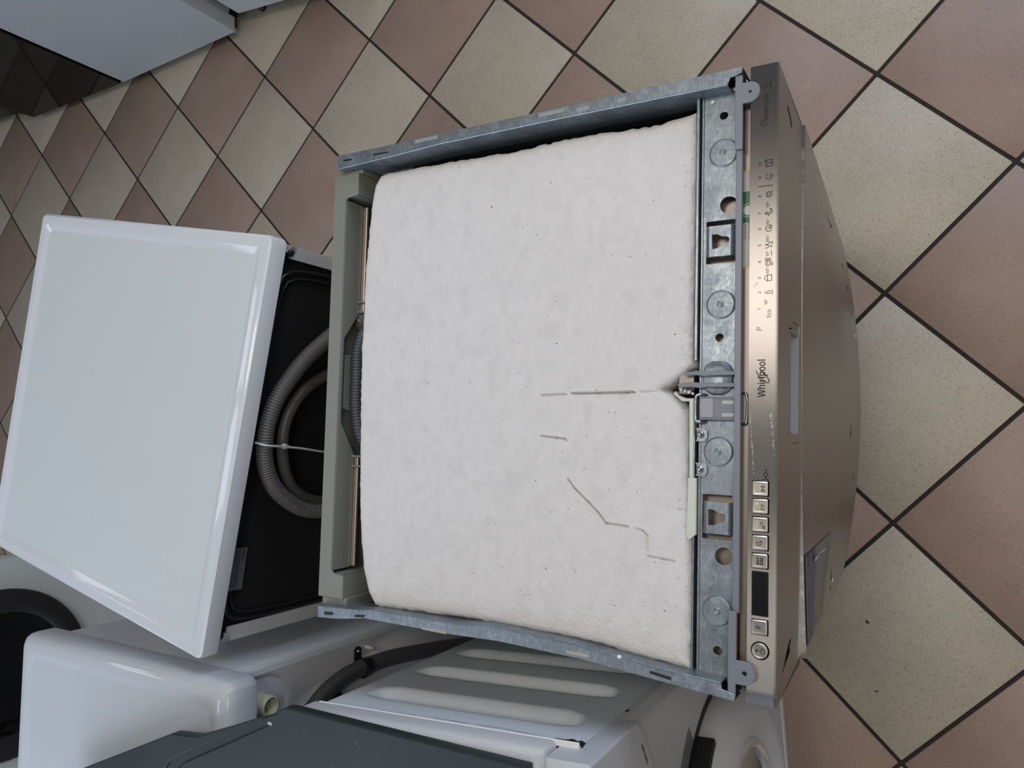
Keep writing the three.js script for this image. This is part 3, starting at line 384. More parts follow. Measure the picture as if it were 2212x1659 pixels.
    for (const x of [-0.1035, -0.1198, -0.1365]) mesh('indicator_window', ringLoft(x - 0.0039, x + 0.0039, 0.0142, 0.0178, 0.0015, [[0, yT + 0.0006], [0.0002, yT + 0.0013], [0.0005, yT + 0.0014]]), std({ color: lin(0.42, 0.40, 0.30), roughness: 0.25 }), d);
    mesh('indicator_window', cylY(-0.2507, yT + 0.0004, yT + 0.0013, 0.0166, 0.0011, 14), M.blackPlastic, d);
    mesh('display', bx(-0.2196, -0.1792, yT - 0.004, yT - 0.0004, b0 + 0.0003, b1 - 0.0003, 0.0005), phys({ color: lin(0.005, 0.005, 0.007), roughness: 0.25 }), d);
    // printed control strip
    const K = 2048 / 0.6, X = (x) => (x + 0.3) * K, Y = (z) => (z - 0.0075) * K;
    const fit = (c, s, x, z, hgt, len, weight = '') => { c.save(); c.font = `${weight} 100px sans-serif`; const w = c.measureText(s).width, k = hgt * K / 71; c.translate(X(x), Y(z)); c.scale(len ? len * K / w : k, k); c.fillText(s, -w / 2, 36); if (!weight) { c.strokeStyle = '#000'; c.lineWidth = 4.5; c.strokeText(s, -w / 2, 36); } c.restore(); };
    const ln = (c, w, ...p) => { c.lineWidth = w; c.beginPath(); p.forEach(([x, y], i) => (i ? c.lineTo(x, y) : c.moveTo(x, y))); c.stroke(); };
    const ring = (c, x, y, r, w, a = 0, b = 6.3) => { c.lineWidth = w; c.beginPath(); c.arc(x, y, r, a, b); c.stroke(); };
    const strip = print(2048, 89, (c) => {
      c.lineCap = 'round';
      [['10', 0.2023], ['9', 0.1896], ['8', 0.1717], ['7', 0.1553], ['6', 0.1401], ['5', 0.1244], ['4', 0.1087], ['3', 0.0933], ['2', 0.0796], ['1', 0.0638]].forEach(([s, x]) => fit(c, s, x, 0.0167, 0.0030));
      fit(c, 'P', 0.0452, 0.0169, 0.0050);
      [['50°', 0.1628], ['50°', 0.1464], ['45°', 0.1311], ['50°', 0.1160], ['65°', 0.1001], ['50°', 0.0704]].forEach(([s, x], i) => fit(c, s, x, i === 5 ? 0.0228 : 0.0238, 0.0028, 0.0052));
      c.font = '100px sans-serif'; fit(c, 'Eco', 0.0592, 0.0258, 0.0040, 0.0078);
      fit(c, '6', 0.0795, 0.0245, 0.0058, 0.0040); ln(c, 1.5, [X(0.0770), Y(0.0285)], [X(0.0815), Y(0.0285)]);
      fit(c, '6', 0.2790, 0.0208, 0.0068, 0.0052); fit(c, 'sense', 0.2795, 0.0262, 0.0014, 0.0062, 'bold');
      fit(c, 'POWERCLEAN', 0.2575, 0.0224, 0.0036, 0.0262);
      for (let k = 0; k < 8; k++) { const a = k * 0.785, cx = X(0.2417), cy = Y(0.0199); ln(c, 1.6, [cx + 6 * Math.cos(a), cy + 6 * Math.sin(a)], [cx + 11 * Math.cos(a), cy + 11 * Math.sin(a)]); }
      ln(c, 1.8, [X(0.1812), Y(0.0157)], [X(0.1809), Y(0.0282)]);
      { const x = X(0.2026), y = Y(0.0253); c.lineWidth = 1.6; c.strokeRect(x - 11, y - 11, 22, 21); ln(c, 1.4, [x - 11, y - 5], [x + 4, y - 5]); ln(c, 1.4, [x - 4, y + 4], [x + 4, y + 4]); ln(c, 1.4, [x, y], [x, y + 8]); ln(c, 1.4, [x + 6, y - 14], [x + 12, y - 8]); ln(c, 1.4, [x + 12, y - 14], [x + 6, y - 8]); }
      { const x = X(0.1897), y = Y(0.0254); ring(c, x, y, 10, 1.5, 0.3, 5.9); ring(c, x, y, 5, 1.4, 0.4, 2.8); ln(c, 1.4, [x - 2, y - 3], [x - 2, y - 1]); ln(c, 1.4, [x + 3, y - 3], [x + 3, y - 1]); }
      { const x = X(0.1724), y = Y(0.0252); ring(c, x, y, 9, 1.5, 0.9, 6.9); ln(c, 1.5, [x + 6, y + 6], [x + 12, y + 12]); for (const [a, b] of [[-4, -3], [3, -5], [-2, 3], [4, 2]]) { ln(c, 1.2, [x + a - 2, y + b], [x + a + 2, y + b]); ln(c, 1.2, [x + a, y + b - 2], [x + a, y + b + 2]); } }
      { const x = X(0.1563), y = Y(0.0256); ring(c, x, y, 9, 1.6, 0.2, 4.6); ring(c, x + 4, y - 3, 8, 1.4, 0.9, 3.6); for (const [a, b] of [[-9, -10], [-13, -3], [-5, -13]]) { c.beginPath(); c.arc(x + a, y + b, 2, 0, 7); c.fill(); } }
      { const x = X(0.1401), y = Y(0.0252); ring(c, x, y, 10, 1.6, 2.2, 6.6); ln(c, 1.4, [x, y - 5], [x, y], [x + 4, y]); for (const k of [3, 6, 9]) ln(c, 1.4, [x - 3, y + k], [x + 11, y + k]); }
      { const x = X(0.1246), y = Y(0.0253); for (const [a, s] of [[-6, 0], [6, 3]]) { ring(c, x + a, y - 6 + s, 5, 1.5, -0.3, 3.5); ln(c, 1.5, [x + a, y - 1 + s], [x + a, y + 8 + s]); ln(c, 1.5, [x + a - 4, y + 8 + s], [x + a + 4, y + 8 + s]); ln(c, 1.5, [x + a - 5, y - 12 + s], [x + a - 5, y - 6 + s]); ln(c, 1.5, [x + a + 5, y - 12 + s], [x + a + 5, y - 6 + s]); } }
      { const x = X(0.1088), y = Y(0.0250); ring(c, x - 6, y + 2, 11, 1.5, 3.3, 5.6); ring(c, x - 6, y + 2, 6, 1.5, 3.3, 5.6); for (const k of [0, 4, 8]) ln(c, 1.6, [x + 2 + k, y - 10], [x + k, y + 8]); for (const k of [4, 8, 12]) ln(c, 1.4, [x - 14, y + k], [x - 3, y + k]); ln(c, 1.4, [x + 18, y + 10], [x + 34, y + 8]); }
      { const x = X(0.0930), y = Y(0.0250); c.lineWidth = 1.5; c.strokeRect(x - 9, y - 3, 18, 13); ln(c, 1.5, [x - 12, y - 3], [x + 12, y - 3]); ring(c, x, y - 3, 9, 1.4, 3.5, 5.9); }
      { const x = X(-0.0905), y = Y(0.0237); ln(c, 2, [x - 15, y - 10], [x - 15, y + 10]); ln(c, 2, [x - 14, y], [x - 6, y]); ring(c, x, y, 6, 2); ln(c, 2, [x + 7, y], [x + 17, y]); ln(c, 2, [x + 14, y], [x + 14, y + 5]); }
      // maker's name with its ring
      c.save(); c.font = '100px sans-serif'; const w = c.measureText('Whirlpool').width; c.translate(X(-0.0190), Y(0.0227)); c.scale(0.0358 * K / w, 0.0068 * K / 71); c.fillText('Whirlpool', 0, 0); c.restore();
      c.lineWidth = 2.4; c.save(); c.translate(X(0.0006), Y(0.0205)); c.rotate(-0.76); c.beginPath(); c.ellipse(0, 0, 27, 8.5, 0, 0.9, 6.0); c.stroke(); c.restore();
    });
    const inkMat = std({ color: lin(0.012, 0.011, 0.010), roughness: 0.9, alphaMap: strip, transparent: true });
    const flat = (x0, x1, z0, z1, y) => { const g = new THREE.BufferGeometry(); g.setAttribute('position', new THREE.Float32BufferAttribute([x0, y, z0, x0, y, z1, x1, y, z1, x1, y, z0], 3)); g.setAttribute('uv', new THREE.Float32BufferAttribute([0, 1, 0, 0, 1, 0, 1, 1], 2)); g.setIndex([0, 1, 2, 0, 2, 3]); g.computeVertexNormals(); return g; };
    mesh('lettering', flat(-0.3, 0.3, 0.0075, 0.0335, yT + 0.00012), inkMat, d, { keepUV: true });
    const sym = print(1024, 128, (c) => {
      const k = 1024 / 0.18, S = (x) => (x + 0.2640) * k, T = (z) => (z - 0.0080) * k; c.lineCap = 'round';
      const ln2 = (w, ...p) => { c.lineWidth = w; c.beginPath(); p.forEach(([x, y], i) => (i ? c.lineTo(x, y) : c.moveTo(x, y))); c.stroke(); };
      const fitS = (s, x, z, hgt, len, wt = '') => { c.save(); c.font = `${wt} 100px sans-serif`; const w = c.measureText(s).width; c.translate(S(x), T(z)); c.scale(len * k / w, hgt * k / 71); c.fillText(s, -w / 2, 36); c.restore(); };
      { const x = S(-0.1035), y = T(0.0212); ln2(3.2, [x - 13, y - 9], [x - 13, y + 9], [x + 2, y], [x - 13, y - 9]); ln2(3.2, [x + 8, y - 9], [x + 8, y + 9]); ln2(3.2, [x + 15, y - 9], [x + 15, y + 9]); }
      { const x = S(-0.1198), y = T(0.0212); fitS('P', -0.1188, 0.0214, 0.0032, 0.0022); for (let q = 0; q < 7; q++) { const a = 1.6 + q * 0.6; ln2(2, [x - 9 + 5 * Math.cos(a), y - 1 + 5 * Math.sin(a)], [x - 9 + 10 * Math.cos(a), y - 1 + 10 * Math.sin(a)]); } }
      { const x = S(-0.1365), y = T(0.0212); c.lineWidth = 2.6; c.beginPath(); c.arc(x + 6, y + 4, 13, 3.1, 5.6); c.stroke(); ln2(2.6, [x + 6, y + 4], [x + 12, y - 2]); for (const q of [-16, -8]) ln2(2.6, [x + q - 4, y - 7 + 6], [x + q + 2, y + 6], [x + q - 4, y + 12]); }
      { const x = S(-0.1531), y = T(0.0182); c.lineWidth = 2.8; c.beginPath(); c.arc(x, y, 13, 0.3, 5.4); c.stroke(); ln2(2.2, [x, y - 7], [x, y], [x - 4, y]); fitS('h', -0.1522, 0.0193, 0.0022, 0.0014); }
      fitS('MULTI', -0.1697, 0.0172, 0.0022, 0.0072, 'bold'); fitS('ZONE', -0.1697, 0.0205, 0.0026, 0.0072, 'bold');
      fitS('P', -0.2296, 0.0182, 0.0046, 0.0032);
      { const x = S(-0.2507), y = T(0.0218); c.lineWidth = 3; c.beginPath(); c.arc(x, y, 13, -1.05, 4.2); c.stroke(); ln2(3, [x, y - 15], [x, y - 1]); }
    });
    mesh('button_symbols', flat(-0.2640, -0.0840, 0.0080, 0.0080 + 0.18 / 8, yT + 0.00112), std({ color: lin(0.012, 0.011, 0.010), roughness: 0.9, alphaMap: sym, transparent: true }), d, { keepUV: true });
    // scratches: bare bright metal where the finish is scored
    const scr = print(2048, 89, (c) => { const r = rnd(23); const run = (x0, z0, x1, z1, n, w, j) => { for (let i = 0; i < n; i++) { const k = r(), e = k + 0.06 * r(); if (r() < 0.2) continue; c.globalAlpha = 0.25 + 0.6 * r(); ln(c, w * (0.5 + r()), [X(x0 + (x1 - x0) * k), Y(z0 + (z1 - z0) * k) + j * (r() - 0.5)], [X(x0 + (x1 - x0) * e), Y(z0 + (z1 - z0) * e) + j * (r() - 0.5)]); } };
      run(-0.0260, 0.0085, -0.0800, 0.0122, 60, 1.5, 2); run(-0.0800, 0.0122, -0.0900, 0.0126, 8, 2, 7); run(-0.0330, 0.0280, -0.0720, 0.0312, 40, 2, 4); run(-0.0350, 0.0274, -0.0470, 0.0292, 22, 3, 6); run(-0.0150, 0.0262, -0.0260, 0.0274, 10, 3, 8); run(0.085, 0.0120, 0.089, 0.0155, 12, 1.2, 10); });
    mesh('scratches', flat(-0.3, 0.3, 0.0075, 0.0335, yT + 0.00008), std({ color: lin(0.62, 0.57, 0.48), roughness: 0.7, alphaMap: scr, transparent: true }), d, { keepUV: true });
    // pull grip: recess in the front with a ribbed upper bar
    mesh('grip_recess', [bx(-0.0515, 0.0515, 0.697, 0.768, 0.0135, 0.0150), bx(-0.0515, 0.0515, 0.697, 0.6985, 0.0135, 0.0330), bx(-0.0525, -0.0515, 0.697, 0.768, 0.0135, 0.0330), bx(0.0515, 0.0525, 0.697, 0.768, 0.0135, 0.0330)], std({ color: lin(0.33, 0.36, 0.38), roughness: 0.5 }), d);
    mesh('grip_bar', [bx(-0.0515, 0.0515, 0.7440, 0.7535, 0.0290, 0.0325, 0.001), bx(-0.0515, 0.0515, 0.7350, 0.7425, 0.0285, 0.0318, 0.001), bx(-0.0515, 0.0515, 0.737, 0.750, 0.0270, 0.0295)], M.greyPlastic, d);
    mesh('grip_flap', [plate([[-0.0618, 0.7350], [-0.0520, 0.7350], [-0.0520, 0.6968], [-0.0618, 0.6968]], 0.0310, 0.0330, 0.0004), plate([[0.0530, 0.7350], [0.0622, 0.7350], [0.0622, 0.6968], [0.0530, 0.6968]], 0.0310, 0.0330, 0.0004), plate([[-0.0515, 0.7680], [0.0515, 0.7680], [0.0515, 0.754], [-0.0515, 0.754]], 0.0312, 0.0331, 0.0003)], M.steelDoor, d);
    // lower door sheet, bowed and dented
    const fz = (x, y) => { const q = clamp((0.68 - y) / 0.58), s = x / 0.29; let z = 0.0338 + (x < 0 ? 0.0055 : 0.0028) * s * s * (1 - q) + q * (0.0070 - 0.0280 * s * s); const dx = x - 0.15, dy = y - 0.40; z += 0.0035 * Math.exp(-(dx * dx / 0.0075 + dy * dy / 0.018)) - 0.0030 * Math.exp(-((x - 0.11) ** 2 / 0.0025 + (y - 0.47) ** 2 / 0.010)) - 0.0022 * Math.exp(-((x + 0.17) ** 2 / 0.006 + (y - 0.33) ** 2 / 0.006)) + 0.0015 * Math.exp(-((x + 0.03) ** 2 / 0.02 + (y - 0.3) ** 2 / 0.02)); return z; };
    const hw = (y) => 0.2885 - 0.002 * clamp((0.68 - y) / 0.58);
    const L = (u, y) => { const x = hw(y) * (2 * u - 1); return [x, y, fz(x, y)]; };
    mesh('lower_panel', [grid(90, 90, (u, v) => L(u, 0.10 + 0.579 * v), 60), grid(90, 2, (u, v) => { const p = L(u, 0.679); return [p[0], p[1] + 0.0004 * v, p[2] + (0.020 - p[2]) * v]; }), grid(1, 60, (u, v) => { const p = L(1, 0.10 + 0.579 * v); return [p[0] - 0.001 * u, p[1], p[2] - 0.016 * u]; }), grid(1, 60, (u, v) => { const p = L(0, 0.10 + 0.579 * (1 - v)); return [p[0] + 0.001 * u, p[1], p[2] - 0.016 * u]; }), bx(-0.275, 0.275, 0.085, 0.66, -0.002, 0.004)], M.steelDoor, d);
    mesh('top_flange', grid(90, 2, (u, v) => { const p = L(0.03 + 0.94 * u, 0.6795); return [p[0], p[1] + 0.0004, p[2] - 0.0002 + (0.0338 - p[2]) * v]; }), M.galvBright, d);
    const slot = (x, y, w, h, m = M.black) => mesh('vent_slot', bx(x - w / 2, x + w / 2, y - h / 2, y + h / 2, fz(x, y) - 0.001, fz(x, y) + 0.0004, 0.0002), m, d);
    slot(0.189, 0.20, 0.014, 0.004); slot(0.150, 0.17, 0.010, 0.003); slot(0.12, 0.135, 0.006, 0.002, M.screw); slot(-0.045, 0.25, 0.020, 0.006); slot(-0.12, 0.18, 0.016, 0.004); slot(-0.128, 0.185, 0.006, 0.003, M.screw); slot(0.215, 0.26, 0.012, 0.003); slot(0.245, 0.45, 0.003, 0.10, M.greyPlastic); slot(-0.245, 0.40, 0.016, 0.004); slot(-0.262, 0.40, 0.010, 0.003); slot(-0.258, 0.60, 0.030, 0.008);
    mesh('panel_chip', bx(-0.2615, -0.2560, 0.360, 0.368, fz(-0.259, 0.364) - 0.0005, fz(-0.259, 0.364) + 0.0008, 0.0004), M.screw, d);
    // energy sheet stuck on the lower panel
    const en = colourPrint(512, 1024, (c) => {
      c.fillStyle = '#82857f'; c.fillRect(0, 0, 512, 1024); c.fillStyle = '#464d60'; c.fillRect(0, 0, 512, 330); c.fillStyle = '#787d86'; for (let k = 0; k < 4; k++) c.fillRect(20, 30 + k * 72, 470 - 60 * (k % 2), 34);
      c.fillStyle = '#20242c'; c.font = 'bold 60px sans-serif'; for (let k = 0; k < 5; k++) { c.beginPath(); c.arc(180 + k * 22, 120 + (k % 2) * 60, 16, 0, 7); c.lineWidth = 5; c.strokeStyle = '#20242c'; c.stroke(); }
      ['#5f7c62', '#77855f', '#8c8a62', '#938a60', '#8f7f60', '#8a705c', '#845f58'].forEach((f, k) => { c.fillStyle = f; c.beginPath(); const y = 450 + k * 58, w = 110 + k * 34; c.moveTo(30, y); c.lineTo(w, y); c.lineTo(w + 22, y + 22); c.lineTo(w, y + 44); c.lineTo(30, y + 44); c.fill(); });
      c.fillStyle = '#3a3d42'; for (let k = 0; k < 9; k++) c.fillRect(40 + k * 46, 356, 24, 20); c.fillRect(300, 880, 120, 10); c.fillRect(300, 905, 150, 10); c.fillRect(300, 930, 90, 10);
    });
    const lp = (u, v) => { const x = -0.277 + 0.095 * u, y = 0.676 - (0.246 - 0.075 * (1 - u)) * v; return [x, y, fz(x, y) + 0.0008]; };
    const eg = grid(14, 20, (u, v) => lp(u, 1 - v), null), uv = []; for (let j = 0; j <= 20; j++) for (let i = 0; i <= 14; i++) uv.push(i / 14, j / 20); eg.setAttribute('uv', new THREE.Float32BufferAttribute(uv, 2));
    mesh('energy_sheet', eg, std({ map: en, color: lin(0.78, 0.78, 0.78), roughness: 0.6 }), d, { keepUV: true }).userData.label = 'crumpled energy label sheet';
    mesh('paper_curl', grid(6, 6, (u, v) => { const x = -0.197 + 0.013 * u, y = 0.612 - 0.030 * v; return [x, y, fz(x, y) + 0.002 + 0.010 * u * u]; }), M.white, d);
    // inner door edge with its rating sticker, seen down the gap
    mesh('inner_liner', bx(-0.285, 0.285, 0.74, 0.8040, -0.0020, 0.0072, 0.0008), M.steelDark, d);
    const st = colourPrint(1024, 64, (c) => { c.fillStyle = '#b4b3ae'; c.fillRect(0, 0, 1024, 64); c.fillStyle = '#c9a92e'; c.fillRect(0, 0, 14, 64); c.fillRect(1004, 0, 20, 64); c.fillStyle = '#8f8d8a'; c.fillRect(700, 0, 70, 64); c.fillStyle = '#1f6a3c'; c.fillRect(470, 0, 330, 64); c.strokeStyle = '#9cc7a5'; c.lineWidth = 8; c.beginPath(); c.ellipse(600, 34, 70, 46, 0, 0, 7); c.stroke(); c.fillStyle = '#c8d8cc'; c.beginPath(); c.ellipse(600, 34, 52, 32, 0, 0, 7); c.fill(); c.fillStyle = '#333'; c.font = '28px sans-serif'; c.fillText('recommande', 290, 26); c.font = 'bold 30px sans-serif'; c.fillText('recommends', 290, 58); });
    mesh('sticker', flat(0.1070, 0.2025, -0.0012, 0.0070, 0.8042), std({ map: st, roughness: 0.4 }), d, { keepUV: true });
  }
}

// ------------------------------------------------------------------ freestanding white dishwasher seen from behind
{
  const t = thing('white_dishwasher', 'white freestanding dishwasher turned with its black back and looped hoses to the steel one', 'dishwasher', [-0.0418, 0, -0.9464], -10.12);
  mesh('worktop', [ringLoft(-0.2935, 0.2935, -0.2935, 0.2935, 0.012, [[0.001, 0.8222], [0, 0.8235], [0, 0.8430], [0.0012, 0.8475], [0.0045, 0.8498], [0.0175, 0.8500], [0.0190, 0.8497], [0.0275, 0.8466], [0.0290, 0.8462]], false, true, 6, 0.006)], M.enamel, t);
  mesh('textured_field', ringLoft(-0.2645, 0.2645, -0.2645, 0.2645, 0.006, [[0, 0.8440], [0, 0.8462], [0.0002, 0.8464]]), M.enamelMatte, t);
  const sp = (s) => mesh('side_panel', [bx(s > 0 ? 0.2885 : -0.2900, s > 0 ? 0.2900 : -0.2885, 0.04, 0.8215, -0.28, 0.2655), bx(s > 0 ? 0.2715 : -0.2900, s > 0 ? 0.2900 : -0.2680, 0.04, 0.790, 0.2640, 0.2660), bx(s > 0 ? 0.2790 : -0.2900, s > 0 ? 0.2900 : -0.2770, 0.78, 0.8215, 0.2640, 0.2660)], M.enamelWarm, t);
  sp(1); sp(-1);
  mesh('front_door', bx(-0.289, 0.289, 0.10, 0.815, -0.292, -0.275, 0.004), M.enamel, t);
  mesh('back_panel', bx(-0.2690, 0.2720, 0.04, 0.8215, 0.2500, 0.2600), M.blackFelt, t);
  const bead = (z, a, b, top, r, rad) => tube([[-a, 0.30, z], [-a, top - rad, z], [-a + rad * 0.3, top - rad * 0.3, z], [-a + rad, top, z], [b - rad, top, z], [b - rad * 0.3, top - rad * 0.3, z], [b, top - rad, z], [b, 0.30, z]], r, 90, 8);
  mesh('back_rim', bead(0.262, 0.2600, 0.2560, 0.7980, 0.0032, 0.028), phys({ color: lin(0.02, 0.02, 0.022), roughness: 0.18 }), t);
  mesh('back_rim', bead(0.262, 0.2500, 0.2460, 0.7900, 0.0024, 0.026), M.blackPlastic, t);
  for (const [x, y] of [[0.2800, 0.7900], [-0.2790, 0.8000]]) mesh('screw', lathe([[0, 0.004], [0.003, 0.0035], [0.005, 0.002], [0.0055, 0]], 18).rotateX(Math.PI / 2).translate(x, y, 0.2660), M.blackPlastic, t);
  mesh('drain_hose', hose([[0.215, 0.60, 0.272], [0.190, 0.675, 0.280], [0.1602, 0.7205, 0.287], [0.1232, 0.7577, 0.288], [0.0737, 0.7880, 0.287], [0.0401, 0.7960, 0.286], [0.0136, 0.7970, 0.286], [-0.0197, 0.7900, 0.286], [-0.0543, 0.7690, 0.287], [-0.0800, 0.7350, 0.288], [-0.0965, 0.6950, 0.288], [-0.1010, 0.650, 0.288], [-0.098, 0.60, 0.286], [-0.085, 0.52, 0.280]], 0.0118, 0.0040, 0.0016, 20), M.hoseGrey, t);
  mesh('inlet_hose', hose([[0.165, 0.57, 0.276], [0.140, 0.645, 0.281], [0.1117, 0.6987, 0.283], [0.0908, 0.7330, 0.284], [0.0675, 0.7520, 0.284], [0.0398, 0.7625, 0.284], [0.0125, 0.7630, 0.284], [-0.0218, 0.7540, 0.284], [-0.0575, 0.7320, 0.284], [-0.0773, 0.7000, 0.284], [-0.0876, 0.6600, 0.283], [-0.090, 0.60, 0.28], [-0.08, 0.52, 0.276]], 0.0086, 0.004, 0, 18), M.hoseSmooth, t);
  const tieM = std({ color: lin(0.50, 0.52, 0.52), roughness: 0.4 });
  mesh('cable_tie', [tube([[0.0080, 0.8110, 0.283], [0.0076, 0.8050, 0.2985], [0.0068, 0.7900, 0.3005], [0.0058, 0.7750, 0.2990], [0.0050, 0.7600, 0.2955]], 0.0016, 24, 8), bx(0.0022, 0.0090, 0.7665, 0.7725, 0.2935, 0.3005, 0.001), tube([[0.0050, 0.7680, 0.2985], [0.0030, 0.7400, 0.3010], [-0.0010, 0.7080, 0.3020], [-0.0060, 0.670, 0.300]], 0.0015, 20, 8)], tieM, t);
  const lab = colourPrint(512, 96, (c) => { c.fillStyle = '#5c6268'; c.fillRect(0, 0, 512, 96); c.fillStyle = '#14171b'; c.font = 'bold 34px sans-serif'; c.fillText('E9090E.A', 14, 86 - 50); c.font = '18px sans-serif'; c.fillText('10090', 250, 30); for (let k = 0; k < 3; k++) c.fillRect(14, 50 + k * 14, 300 - 60 * k, 4); c.fillText('10 A', 440, 80); for (let k = 0; k < 30; k++) c.fillRect(330 + k * 5, 44, 1 + (k * 7) % 4, 18); });
  const lg = new THREE.BufferGeometry(); lg.setAttribute('position', new THREE.Float32BufferAttribute([-0.150, 0.800, 0.2665, -0.150, 0.778, 0.2672, -0.2130, 0.776, 0.2672, -0.2130, 0.800, 0.2665], 3)); lg.setAttribute('uv', new THREE.Float32BufferAttribute([0, 0, 0, 1, 1, 1, 1, 0], 2)); lg.setIndex([0, 2, 1, 0, 3, 2]); lg.computeVertexNormals();
  mesh('rating_label', lg, std({ map: lab, roughness: 0.5, side: THREE.DoubleSide }), t, { keepUV: true });
  for (const [x, z] of [[-0.24, -0.24], [0.24, -0.24], [-0.24, 0.22], [0.24, 0.22]]) mesh('foot', cylY(x, 0, 0.045, z, 0.02, 14), M.blackPlastic, t);
}

// ------------------------------------------------------------------ white washing machine seen from behind, with inlet valve and clipped hose
{
  const t = thing('washing_machine', 'white washing machine seen from behind with a clipped grey hose and a pale inlet valve', 'washing machine', [-0.71, 0, -0.89], 1.5);
  mesh('cabinet', ringLoft(-0.298, 0.298, -0.235, 0.204, 0.016, [[0, 0.03], [0, 0.802]], true, true), M.enamel, t);
  mesh('top_lid', ringLoft(-0.300, 0.301, -0.272, 0.246, 0.020, [[0.006, 0.7960], [0.0015, 0.7985], [0, 0.803], [0, 0.8300], [0.0012, 0.8370], [0.0045, 0.8432], [0.0090, 0.8472], [0.0150, 0.8494], [0.0210, 0.8500], [0.0260, 0.8498], [0.0300, 0.8488], [0.0345, 0.8470], [0.0385, 0.8464]], false, true, 8, 0.016), M.lidEnamel, t);
  mesh('textured_field', ringLoft(-0.2616, 0.2626, -0.2336, 0.2076, 0.0160, [[0, 0.8440], [0, 0.8463], [0.0002, 0.8465]]), M.lidMatte, t);
  mesh('lid_seam', sheet([[0.1754, 0.805], [0.1760, 0.805], [0.1760, 0.829], [0.1754, 0.829]], 0.3002, 0.3012), M.greyPlastic, t);
  mesh('back_panel', grid(120, 160, (u, v) => {
    const x = -0.285 + 0.57 * u, y = 0.05 + 0.74 * v; let z = 0.2065; const d = Math.hypot(x + 0.01, y - 0.44);
    z += 0.016 * sstep(0.290, 0.250, d) + 0.013 * sstep(0.075, 0.045, Math.hypot(x - 0.165, y - 0.645)); const e = Math.hypot(x - 0.242, (y - 0.765) * 0.8); z -= 0.016 * sstep(0.050, 0.026, e) * (u > 0.96 ? 1 - (u - 0.96) / 0.04 : 1);
    z += 0.006 * sstep(0.055, 0.03, Math.hypot(x - 0.18, y - 0.30)); return [x, y, z];
  }, null), M.enamelWarm, t);
  // valve: a translucent threaded spout in a notched plate hole
  mesh('valve_hole', [bx(0.228, 0.256, 0.738, 0.776, 0.1895, 0.1925, 0.003), bx(0.252, 0.261, 0.752, 0.764, 0.1895, 0.1930), bx(0.222, 0.230, 0.752, 0.764, 0.1895, 0.1930)], M.black, t);
  mesh('inlet_valve', new THREE.LatheGeometry([[0.006, 0.0], [0.0158, 0], [0.0158, 0.006], [0.0138, 0.007], [0.0142, 0.009], [0.0132, 0.010], [0.0142, 0.0125], [0.0132, 0.0135], [0.0142, 0.016], [0.0132, 0.017], [0.0142, 0.0195], [0.0130, 0.0205], [0.0138, 0.026], [0.0128, 0.034], [0.0095, 0.0345], [0.0088, 0.020], [0.002, 0.0195], [0.002, 0.028], [0, 0.0285]].map((p) => new THREE.Vector2(p[0] * 1.18, p[1])), 30).rotateX(Math.PI / 2).translate(0.2420, 0.757, 0.1925), M.valve, t);
  for (const [x, y] of [[0.274, 0.762], [0.206, 0.762]]) mesh('screw_hole', cylZ(x, y, 0.190, 0.2035, 0.0036, 14), M.steelDark, t);
  mesh('drain_hose', hose([[0.150, 0.775, 0.235], [0.195, 0.730, 0.238], [0.2160, 0.690, 0.236], [0.2330, 0.650, 0.230], [0.2420, 0.605, 0.224], [0.2450, 0.555, 0.222], [0.2420, 0.480, 0.222], [0.2330, 0.400, 0.224], [0.215, 0.270, 0.226], [0.20, 0.16, 0.226]], 0.0135, 0.0042, 0.0014, 20), M.hoseDark, t);
  mesh('hose_clip', [cylY(0.2440, 0.545, 0.563, 0.2222, 0.0152, 24), cylY(0.2440, 0.556, 0.561, 0.2222, 0.0162, 24), sheet(rrect(0.2075, 0.2105, 0.5490, 0.5650, 0.001, 2), 0.250, 0.2690), cylZ(0.2690, 0.557, 0.2075, 0.2105, 0.0080, 20)], M.blackPlastic, t);
  mesh('clip_screw', lathe([[0, 0.003], [0.002, 0.0028], [0.0035, 0.001], [0.0035, 0]], 14).rotateX(Math.PI / 2).translate(0.2690, 0.557, 0.2105), M.screw, t);
  mesh('spacer_pin', [cylZ(0.2700, 0.5330, 0.206, 0.218, 0.0034, 16), cylZ(0.2700, 0.5330, 0.218, 0.222, 0.0020, 12)], M.ivory, t);
  for (const [x, y] of [[0.2050, 0.6180], [0.2080, 0.322]]) { mesh('bolt_cap', [new THREE.LatheGeometry([[0, 0.016], [0.010, 0.016], [0.012, 0.010], [0.019, 0.009], [0.022, 0.004], [0.022, 0]].map((p) => new THREE.Vector2(...p)), 24).rotateX(Math.PI / 2).translate(x, y, 0.2085)], M.blackPlastic, t); mesh('bolt_head', new THREE.CylinderGeometry(0.0055, 0.0055, 0.006, 6).rotateX(Math.PI / 2).translate(x, y, 0.2265), M.steelDark, t); }
  mesh('front_panel', bx(-0.29, 0.29, 0.06, 0.79, -0.255, -0.234, 0.006), M.enamel, t);
}

